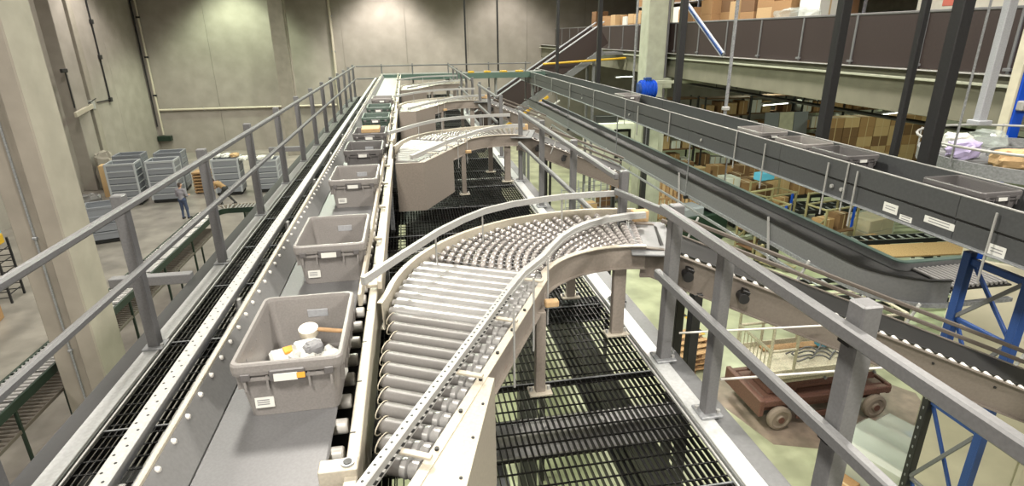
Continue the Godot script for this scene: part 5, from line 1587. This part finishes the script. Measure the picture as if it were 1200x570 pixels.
func build_right_floor() -> void:
	make_lift()
	for k in 4: make_pallet("wooden pallet in the stack beside the scissor lift", Vector3(6.45 + 0.03 * k, 0.146 * k, -11.9), 0.06 + 0.02 * k, "pallets stacked by the lift")
	var fm := thing("floor_marking", "yellow and black hazard line on the green floor", "floor marking")
	for k in 16: pb(fm, "stripe", M.yellow if k % 2 == 0 else M.black, Vector3(7.71, 0.003, -13.2 - 0.16 * k), Vector3(0.1, 0.004, 0.155), 0.0)
	# bin of plastic film beside the dark rack upright
	var pv := thing("film_bale", "large pale translucent plastic-wrapped bale beside the rack upright", "bale", Vector3(8.5, 0, -7.45), 0.35)
	pb(pv, "wrapped_block", M.poly, Vector3(-0.75, 0.53, 0), Vector3(0.62, 0.86, 1.5), 0.07)
	pb(pv, "wrapped_block", M.poly, Vector3(-0.05, 0.45, 0.05), Vector3(0.70, 0.70, 1.45), 0.07)
	pb(pv, "wrapped_block", M.poly, Vector3(0.70, 0.37, 0.05), Vector3(0.70, 0.54, 1.4), 0.07)
	for k in 3: pb(pv, "contents", M.wall_white, Vector3(-0.72 + 0.7 * k, 0.40 - 0.06 * k, 0.02), Vector3(0.46, 0.54 - 0.12 * k, 1.15), 0.06)
	for k in 4: pb(pv, "pallet_board", M.wood, Vector3(0, 0.05, -0.45 + 0.3 * k), Vector3(2.1, 0.1, 0.14), 0.005)
	make_carton("brown carton on the floor beside the plastic bale", "cartons near the bale", Vector3(0.5, 0.35, 0.4), Vector3(7.2, 0, -7.1), 0.3, M.carton)
	# blue rack frames and the pale board behind them
	rack_frame("tall blue rack frame with cross braces below the hanging conveyor", Vector3(4.93, 0, -4.07), 6.1, 0.56, 4.75)
	rack_frame("low blue rack frame standing behind the tall one", Vector3(9.3, 0, -6.5), 2.6, 0.9, 0.0)
	var bd := thing("pale_board", "large pale beige board standing behind the tall blue rack frame", "board", Vector3(7.95, 0, -5.3), 0.75)
	pb(bd, "board", M.panel_beige, Vector3(0, 2.55, 0), Vector3(0.06, 5.1, 2.0), 0.01)
	pb(bd, "edge_strip", M.wood, Vector3(0, 0.03, 0), Vector3(0.08, 0.06, 2.0), 0.005)
	pb(bd, "stiffener", M.panel_beige, Vector3(-0.04, 2.55, 0.2), Vector3(0.03, 5.1, 0.06), 0.005)
	make_pallet("single pallet lying flat behind the low blue rack frame", Vector3(9.8, 0, -5.6), 0.2, "")
	# packing stations and long bench below the mezzanine
	workstation("tubular packing station with a light blue box on top", Vector3(14.3, 0, -20.4), 0.25)
	workstation("tubular packing station beside the film-wrapped pallet", Vector3(15.4, 0, -18.3), 0.2)
	one("blue_box", "light blue box on the top bar of a packing station", "box", bx(Vector3(0.75, 0.3, 0.4), 0.01), M.cyan, Vector3(14.1, 2.45, -20.85), 0.25)
	var wp := thing("wrapped_pallet", "pallet load of cartons wrapped in shiny film", "pallet load", Vector3(17.6, 0, -18.8), 0.25)
	for k in 5: pb(wp, "pallet_board", M.wood, Vector3(0, 0.12, -0.5 + 0.25 * k), Vector3(1.5, 0.05, 0.15), 0.004)
	for x in [-0.6, 0.0, 0.6]: pb(wp, "bearer", M.wood_dark, Vector3(x, 0.05, 0), Vector3(0.1, 0.1, 1.15), 0.004)
	for sx in [-0.37, 0.37]:
		for y in [0.15, 0.65]: pb(wp, "wrapped_carton", M.carton_pale, Vector3(sx, y + 0.245, 0), Vector3(0.72, 0.48, 1.0), 0.02)
	pb(wp, "film", M.film, Vector3(0, 0.66, 0), Vector3(1.55, 1.10, 1.10), 0.06)
	var be := thing("long_bench", "long packing bench with pale top and white drop panels", "bench", Vector3(16.6, 0, -15.5), -0.08)
	for k in 4: pb(be, "top_board", M.wood, Vector3(-2.1 + 1.4 * k, 1.0, 0), Vector3(1.39, 0.05, 1.1), 0.006)
	for k in 6:
		pb(be, "drop_panel", M.card_white, Vector3(-2.3 + 0.92 * k, 0.70, 0.56), Vector3(0.5, 0.45, 0.03), 0.006)
		pb(be, "leg", M.plate_dark, Vector3(-2.75 + 0.92 * k + 0.45, 0.48, 0.4), Vector3(0.07, 0.96, 0.07), 0.004)
	pb(be, "lower_shelf", M.wood_dark, Vector3(0, 0.3, 0), Vector3(5.4, 0.04, 1.0), 0.004)
	# dark rail conveyors between the stations
	for k in 5:
		var rl := thing("floor_track", ["dark floor-level track conveyor before the long bench", "dark floor-level track conveyor behind the wrapped pallet", "dark floor-level track conveyor farthest under the mezzanine edge", "dark track conveyor beyond the scissor lift", "dark track conveyor between the lift and the long bench"][k], "conveyor", Vector3([16.5, 17.5, 17.5, 15.4, 15.4][k], 0, [-17.0, -20.7, -21.5, -12.4, -13.6][k]), -0.08, "dark floor tracks")
		for s in [-0.25, 0.25]: pb(rl, "rail", M.dark_steel, Vector3(0, 0.85, s), Vector3(9.0, 0.16, 0.06), 0.005)
		for j in 24: part(rl, "roller", cy(0.03, 0.46, 2, 8), M.galv, Vector3(-4.2 + 0.36 * j, 0.89, 0))
		for j in 5: pb(rl, "leg", M.dark_steel, Vector3(-4.0 + 2.0 * j, 0.4, 0), Vector3(0.08, 0.8, 0.5), 0.004)
	# cartons on and around them
	var mats := [M.carton, M.carton_pale, M.carton_dark, M.carton, M.card_white]
	for k in 42:
		var m: Material = mats[rng.randi() % 5]
		var s := Vector3(rng.randf_range(0.55, 0.95), rng.randf_range(0.45, 0.95), rng.randf_range(0.5, 0.85))
		var x := 12.9 + (k % 14) * 1.05 + (0.0 if k < 28 else 0.2) + rng.randf_range(-0.05, 0.05)
		var z := -26.2 - int(k / 14) * 1.05 + rng.randf_range(-0.08, 0.08)
		make_carton("%s carton in the loose rows of cartons on the floor below the mezzanine" % tone(m), tone(m) + " loose cartons below the mezzanine", s, Vector3(x, 0, z), rng.randf_range(-0.2, 0.2), m)
		if k % 3 != 1:
			var tm: Material = mats[rng.randi() % 3]
			make_carton(tone(tm) + " carton set on top of another carton below the mezzanine", tone(tm) + " cartons on cartons below the mezzanine", s * 0.85, Vector3(x, s.y + 0.001, z), rng.randf_range(-0.2, 0.2), tm)
	# dark table with a row of cartons
	var dt := thing("dark_table", "long dark table carrying a row of cartons behind the packing stations", "table", Vector3(16.2, 0, -22.3), -0.05)
	pb(dt, "top", M.rubber, Vector3(0, 1.15, 0), Vector3(6.4, 0.12, 1.0), 0.01)
	pb(dt, "shelf", M.rubber, Vector3(0, 0.5, 0), Vector3(6.4, 0.08, 1.0), 0.01)
	for k in 5:
		for sz in [-0.42, 0.42]: pb(dt, "leg", M.dark_steel, Vector3(-3.1 + 1.55 * k, 0.55, sz), Vector3(0.1, 1.09, 0.1), 0.006)
	for k in 8:
		var s := Vector3(0.66, rng.randf_range(0.45, 0.95), 0.75)
		make_carton(["pale carton at the end of the dark table", "brown carton second on the dark table", "dark brown carton third on the dark table", "tan carton in the middle of the dark table", "orange-brown carton beside the tan one on the dark table", "brown carton after the orange-brown one on the dark table", "dark carton next to the last on the dark table", "last carton on the dark table toward the wrapped pallet"][k], "cartons on the dark table", s, Vector3(13.5 + 0.77 * k, 1.211, -22.45 + 0.04 * k), 0.05, mats[[4, 0, 2, 1, 3, 0, 2, 1][k]])
	# upright sheets leaning in a dark stand
	var ss := thing("sheet_stand", "dark stand holding upright boards below the mezzanine", "stand", Vector3(15.4, 0, -24.3))
	for y in [0.35, 1.1]:
		for sz in [-0.35, 0.35]: pb(ss, "rail", M.rubber, Vector3(0, y, sz), Vector3(3.4, 0.16, 0.08), 0.01)
	for sx in [-1.6, 0.0, 1.6]: pb(ss, "foot", M.rubber, Vector3(sx, 0.6, 0), Vector3(0.1, 1.2, 0.8), 0.01)
	for k in 9:
		var m: Material = [M.card_white, M.carton_dark, M.carton, M.card_white, M.carton_dark, M.carton_dark, M.carton_pale, M.carton_pale, M.cage_light][k]
		var o := one("upright_board", ["white board standing first in the dark stand", "brown board beside the first white one in the stand", "tan board between brown and white ones in the stand", "second white board in the dark stand", "dark brown board after the second white one", "wide dark brown board in the middle of the stand", "yellowish board in the dark stand", "wide yellowish board beside the grey one", "grey board at the end of the dark stand"][k], "board", bx(Vector3(0.30, 1.5, 0.5), 0.01), m, Vector3(13.85 + 0.35 * k, 0.76, -24.3), 0.3)
		o.set_meta("group", "upright boards in the stand")
	# timber crates
	for k in 4:
		var cr := thing("timber_crate", ["slatted timber crate beside the pale column", "slatted timber crate with vertical boards next to the column crate", "tall slatted timber crate behind the first two", "slatted timber crate at the end of the crate row"][k], "crate", Vector3(11.0 + 1.15 * (k % 3), 0, [-23.6, -23.6, -24.0, -25.6][k]), 0.05)
		var h := 1.9 + 0.3 * (k % 2)
		for sx in [-0.48, 0.48]:
			for sz in [-0.4, 0.4]: pb(cr, "corner_post", M.wood_dark, Vector3(sx, h * 0.5, sz), Vector3(0.08, h, 0.08), 0.005)
		for j in 5: pb(cr, "slat", M.wood if j % 2 == 0 else M.carton_pale, Vector3(-0.38 + 0.19 * j, h * 0.5, 0.45), Vector3(0.13, h * 0.92, 0.02), 0.003)
		for j in 4: pb(cr, "side_slat", M.wood, Vector3(-0.53, h * 0.5, -0.3 + 0.2 * j), Vector3(0.02, h * 0.92, 0.13), 0.003)
		for y in [0.15, h * 0.55, h - 0.1]: pb(cr, "batten", M.wood, Vector3(0, y, 0.47), Vector3(1.04, 0.09, 0.02), 0.003)
	for k in 9:
		var s := Vector3(0.5 + 0.05 * (k % 3), 0.35 + 0.12 * (k % 4), 0.5)
		make_carton(["pale carton on the packing station beside the pallet truck", "brown carton beside the pale one on a packing station", "dark carton on the station with the light blue box", "brown carton on the station with the light blue box", "tan carton under the light blue box station", "brown carton on the station by the wrapped pallet", "dark carton on the station by the wrapped pallet", "tall brown carton on the floor before the wrapped pallet", "low brown carton on the floor before the dark table"][k], "cartons at the packing stations", s, [Vector3(12.6, 0.926, -18.9), Vector3(13.3, 0.926, -18.95), Vector3(13.9, 0.926, -20.35), Vector3(14.7, 0.926, -20.5), Vector3(14.3, 0.276, -20.4), Vector3(15.0, 0.926, -18.2), Vector3(15.8, 0.926, -18.4), Vector3(16.9, 0, -17.7), Vector3(15.3, 0, -21.3)][k], 0.25, mats[[1, 0, 2, 3, 1, 0, 2, 3, 0][k]])
	workstation("tubular packing station beside the pallet truck", Vector3(13.0, 0, -18.9), 0.25)
	# shelving with stock at the back
	for k in 5:
		var r := thing("shelving_rack", ["tall dark shelving rack nearest the pale column below the mezzanine", "tall dark shelving rack second from the column side", "tall dark shelving rack in the middle of the rack row", "tall dark shelving rack behind the leaning grey sheets", "tall dark shelving rack behind the big block of cartons"][k], "rack", Vector3(15.5 + 3.2 * k, 0, -33.0 + (k % 2) * 0.4), 0.0, "racks below the mezzanine")
		for sx in [-1.45, 1.45]:
			for sz in [-0.45, 0.45]: pb(r, "upright", M.dark_steel, Vector3(sx, 2.2, sz), Vector3(0.09, 4.4, 0.09), 0.004)
		for y in [0.3, 1.3, 2.3, 3.3, 4.3]: pb(r, "shelf", M.wood_dark, Vector3(0, y, 0), Vector3(2.95, 0.07, 0.98), 0.004)
		for y in 4:
			for q in 4:
				if rng.randf() < 0.1: continue
				var m: Material = mats[rng.randi() % 5]
				var s := Vector3(rng.randf_range(0.5, 0.66), rng.randf_range(0.35, 0.8), rng.randf_range(0.6, 0.85))
				make_carton("%s carton on a tall dark shelving rack" % tone(m), tone(m) + " cartons on the dark racks", s, r.position + Vector3(-1.05 + 0.7 * q, 0.336 + y, 0), 0.0, m)
	for k in 3:
		var sh := thing("grey_sheet", "large grey sheet leaning before the shelving racks", "sheet", Vector3(20.6 + 0.93 * k, 0, -30.4), 0.0)
		sh.set_meta("group", "leaning grey sheets")
		part(sh, "sheet", bx(Vector3(0.9, 3.6, 0.06), 0.008), M.cage_grey if k != 1 else M.panel_beige, Vector3(0, 1.8, 0), Basis(Vector3.RIGHT, -0.08))
		pb(sh, "foot", M.dark_steel, Vector3(0, 0.03, 0.1), Vector3(0.9, 0.06, 0.4), 0.004)
	for k in 42:
		var bm: Material = mats[[0, 1, 2, 0, 2, 3][rng.randi() % 6]]
		make_carton(tone(bm) + " carton in the big block of cartons behind the packing stations", tone(bm) + " cartons in the block behind the stations", Vector3(0.96, 0.56, 0.9), Vector3(23.6 + (k % 7), 0.565 * int(k / 7), -29.4), 0.0, bm)
	# white covered machine and framed board left of the pale column
	var wc := thing("covered_machine", "machine under a white cover in front of the back wall", "machine", Vector3(11.9, 0, -33.2))
	var cm := MB.new()
	cm.loft([rrect(1.75, 0.9, 0.02, 0.2), rrect(1.65, 0.82, 1.6, 0.2), rrect(1.5, 0.7, 3.0, 0.25)], [1, 1])
	cm.face(rrect(1.5, 0.7, 3.0, 0.25), Vector3.UP)
	part(wc, "cover", cm.done(), M.wall_white)
	pb(wc, "top_bracket", M.dark_steel, Vector3(-0.4, 3.2, 0), Vector3(1.4, 0.4, 0.5), 0.02)
	var fb := thing("framed_board", "small board in a thick black frame before the white covered machine", "board", Vector3(11.9, 0, -31.4))
	pb(fb, "panel", M.pale_green, Vector3(0, 2.2, 0), Vector3(0.7, 1.0, 0.05), 0.005)
	for s in [-1.0, 1.0]:
		pb(fb, "frame", M.black, Vector3(s * 0.42, 2.2, 0), Vector3(0.16, 1.3, 0.1), 0.01)
		pb(fb, "frame", M.black, Vector3(0, 2.2 + s * 0.58, 0), Vector3(0.7, 0.16, 0.1), 0.01)
	pb(fb, "stand", M.black, Vector3(0, 0.76, 0), Vector3(0.1, 1.52, 0.1), 0.01)
	# machinery and wire cages seen between the railing posts
	for k in 4:
		var cg := thing("wire_cage", "grey wire cage trolley on the green floor behind the far railing", "trolley", Vector3(6.6 + 1.15 * k, 0, -22.9 - 1.3 * k), 0.1 * k, "wire cage trolleys")
		for sx in [-0.4, 0.4]:
			for sz in [-0.35, 0.35]: pb(cg, "upright", M.cage_light, Vector3(sx, 0.9, sz), Vector3(0.04, 1.7, 0.04), 0.003)
		for j in 6:
			for sz in [-0.35, 0.35]: pb(cg, "wire", M.cage_grey, Vector3(0, 0.25 + 0.28 * j, sz), Vector3(0.8, 0.018, 0.018), 0.0)
		pb(cg, "base", M.cage_grey, Vector3(0, 0.14, 0), Vector3(0.84, 0.05, 0.74), 0.005)
		for sx in [-0.35, 0.35]: part(cg, "castor", cy(0.06, 0.05, 0, 10), M.rubber, Vector3(sx, 0.06, 0.3))
		make_carton("brown carton inside a wire cage trolley", "cartons in the wire cages", Vector3(0.6, 0.5 + 0.1 * k, 0.5), Vector3(6.6 + 1.15 * k, 0.166, -22.9 - 1.3 * k), 0.1 * k, mats[k % 3])
	var gm := thing("green_machine", "low dark green machine with grey covers beyond the decline conveyor", "machine", Vector3(11.2, 0, -20.6), 0.2)
	pb(gm, "body", M.conveyor_green, Vector3(0, 0.6, 0), Vector3(2.4, 1.1, 0.9), 0.05)
	pb(gm, "cover", M.cage_grey, Vector3(-0.5, 1.3, 0), Vector3(1.0, 0.4, 0.8), 0.06)
	part(gm, "drum", cy(0.35, 0.8, 2, 20), M.dark_steel, Vector3(0.7, 1.35, 0))
	for s in [-1.0, 1.0]: pb(gm, "skid", M.dark_steel, Vector3(s * 0.9, 0.03, 0), Vector3(0.2, 0.06, 0.9), 0.01)
	var ym := thing("yellow_pallet_truck", "yellow pallet truck with a bent handle beyond the decline conveyor", "pallet truck", Vector3(12.4, 0, -17.6), 0.5)
	for s in [-0.2, 0.2]: pb(ym, "fork", M.frame_yellow, Vector3(s, 0.12, 0.5), Vector3(0.16, 0.06, 1.1), 0.01)
	pb(ym, "pump_head", M.frame_yellow, Vector3(0, 0.45, -0.15), Vector3(0.5, 0.7, 0.25), 0.04)
	rod(ym, "handle", M.frame_yellow, Vector3(0, 0.8, -0.2), Vector3(0, 1.35, -0.55), 0.025)
	rod(ym, "grip", M.black, Vector3(-0.15, 1.37, -0.56), Vector3(0.15, 1.37, -0.56), 0.025)
	for s in [-0.12, 0.12]: part(ym, "wheel", cy(0.1, 0.05, 0, 14), M.rubber, Vector3(s, 0.1, -0.25))
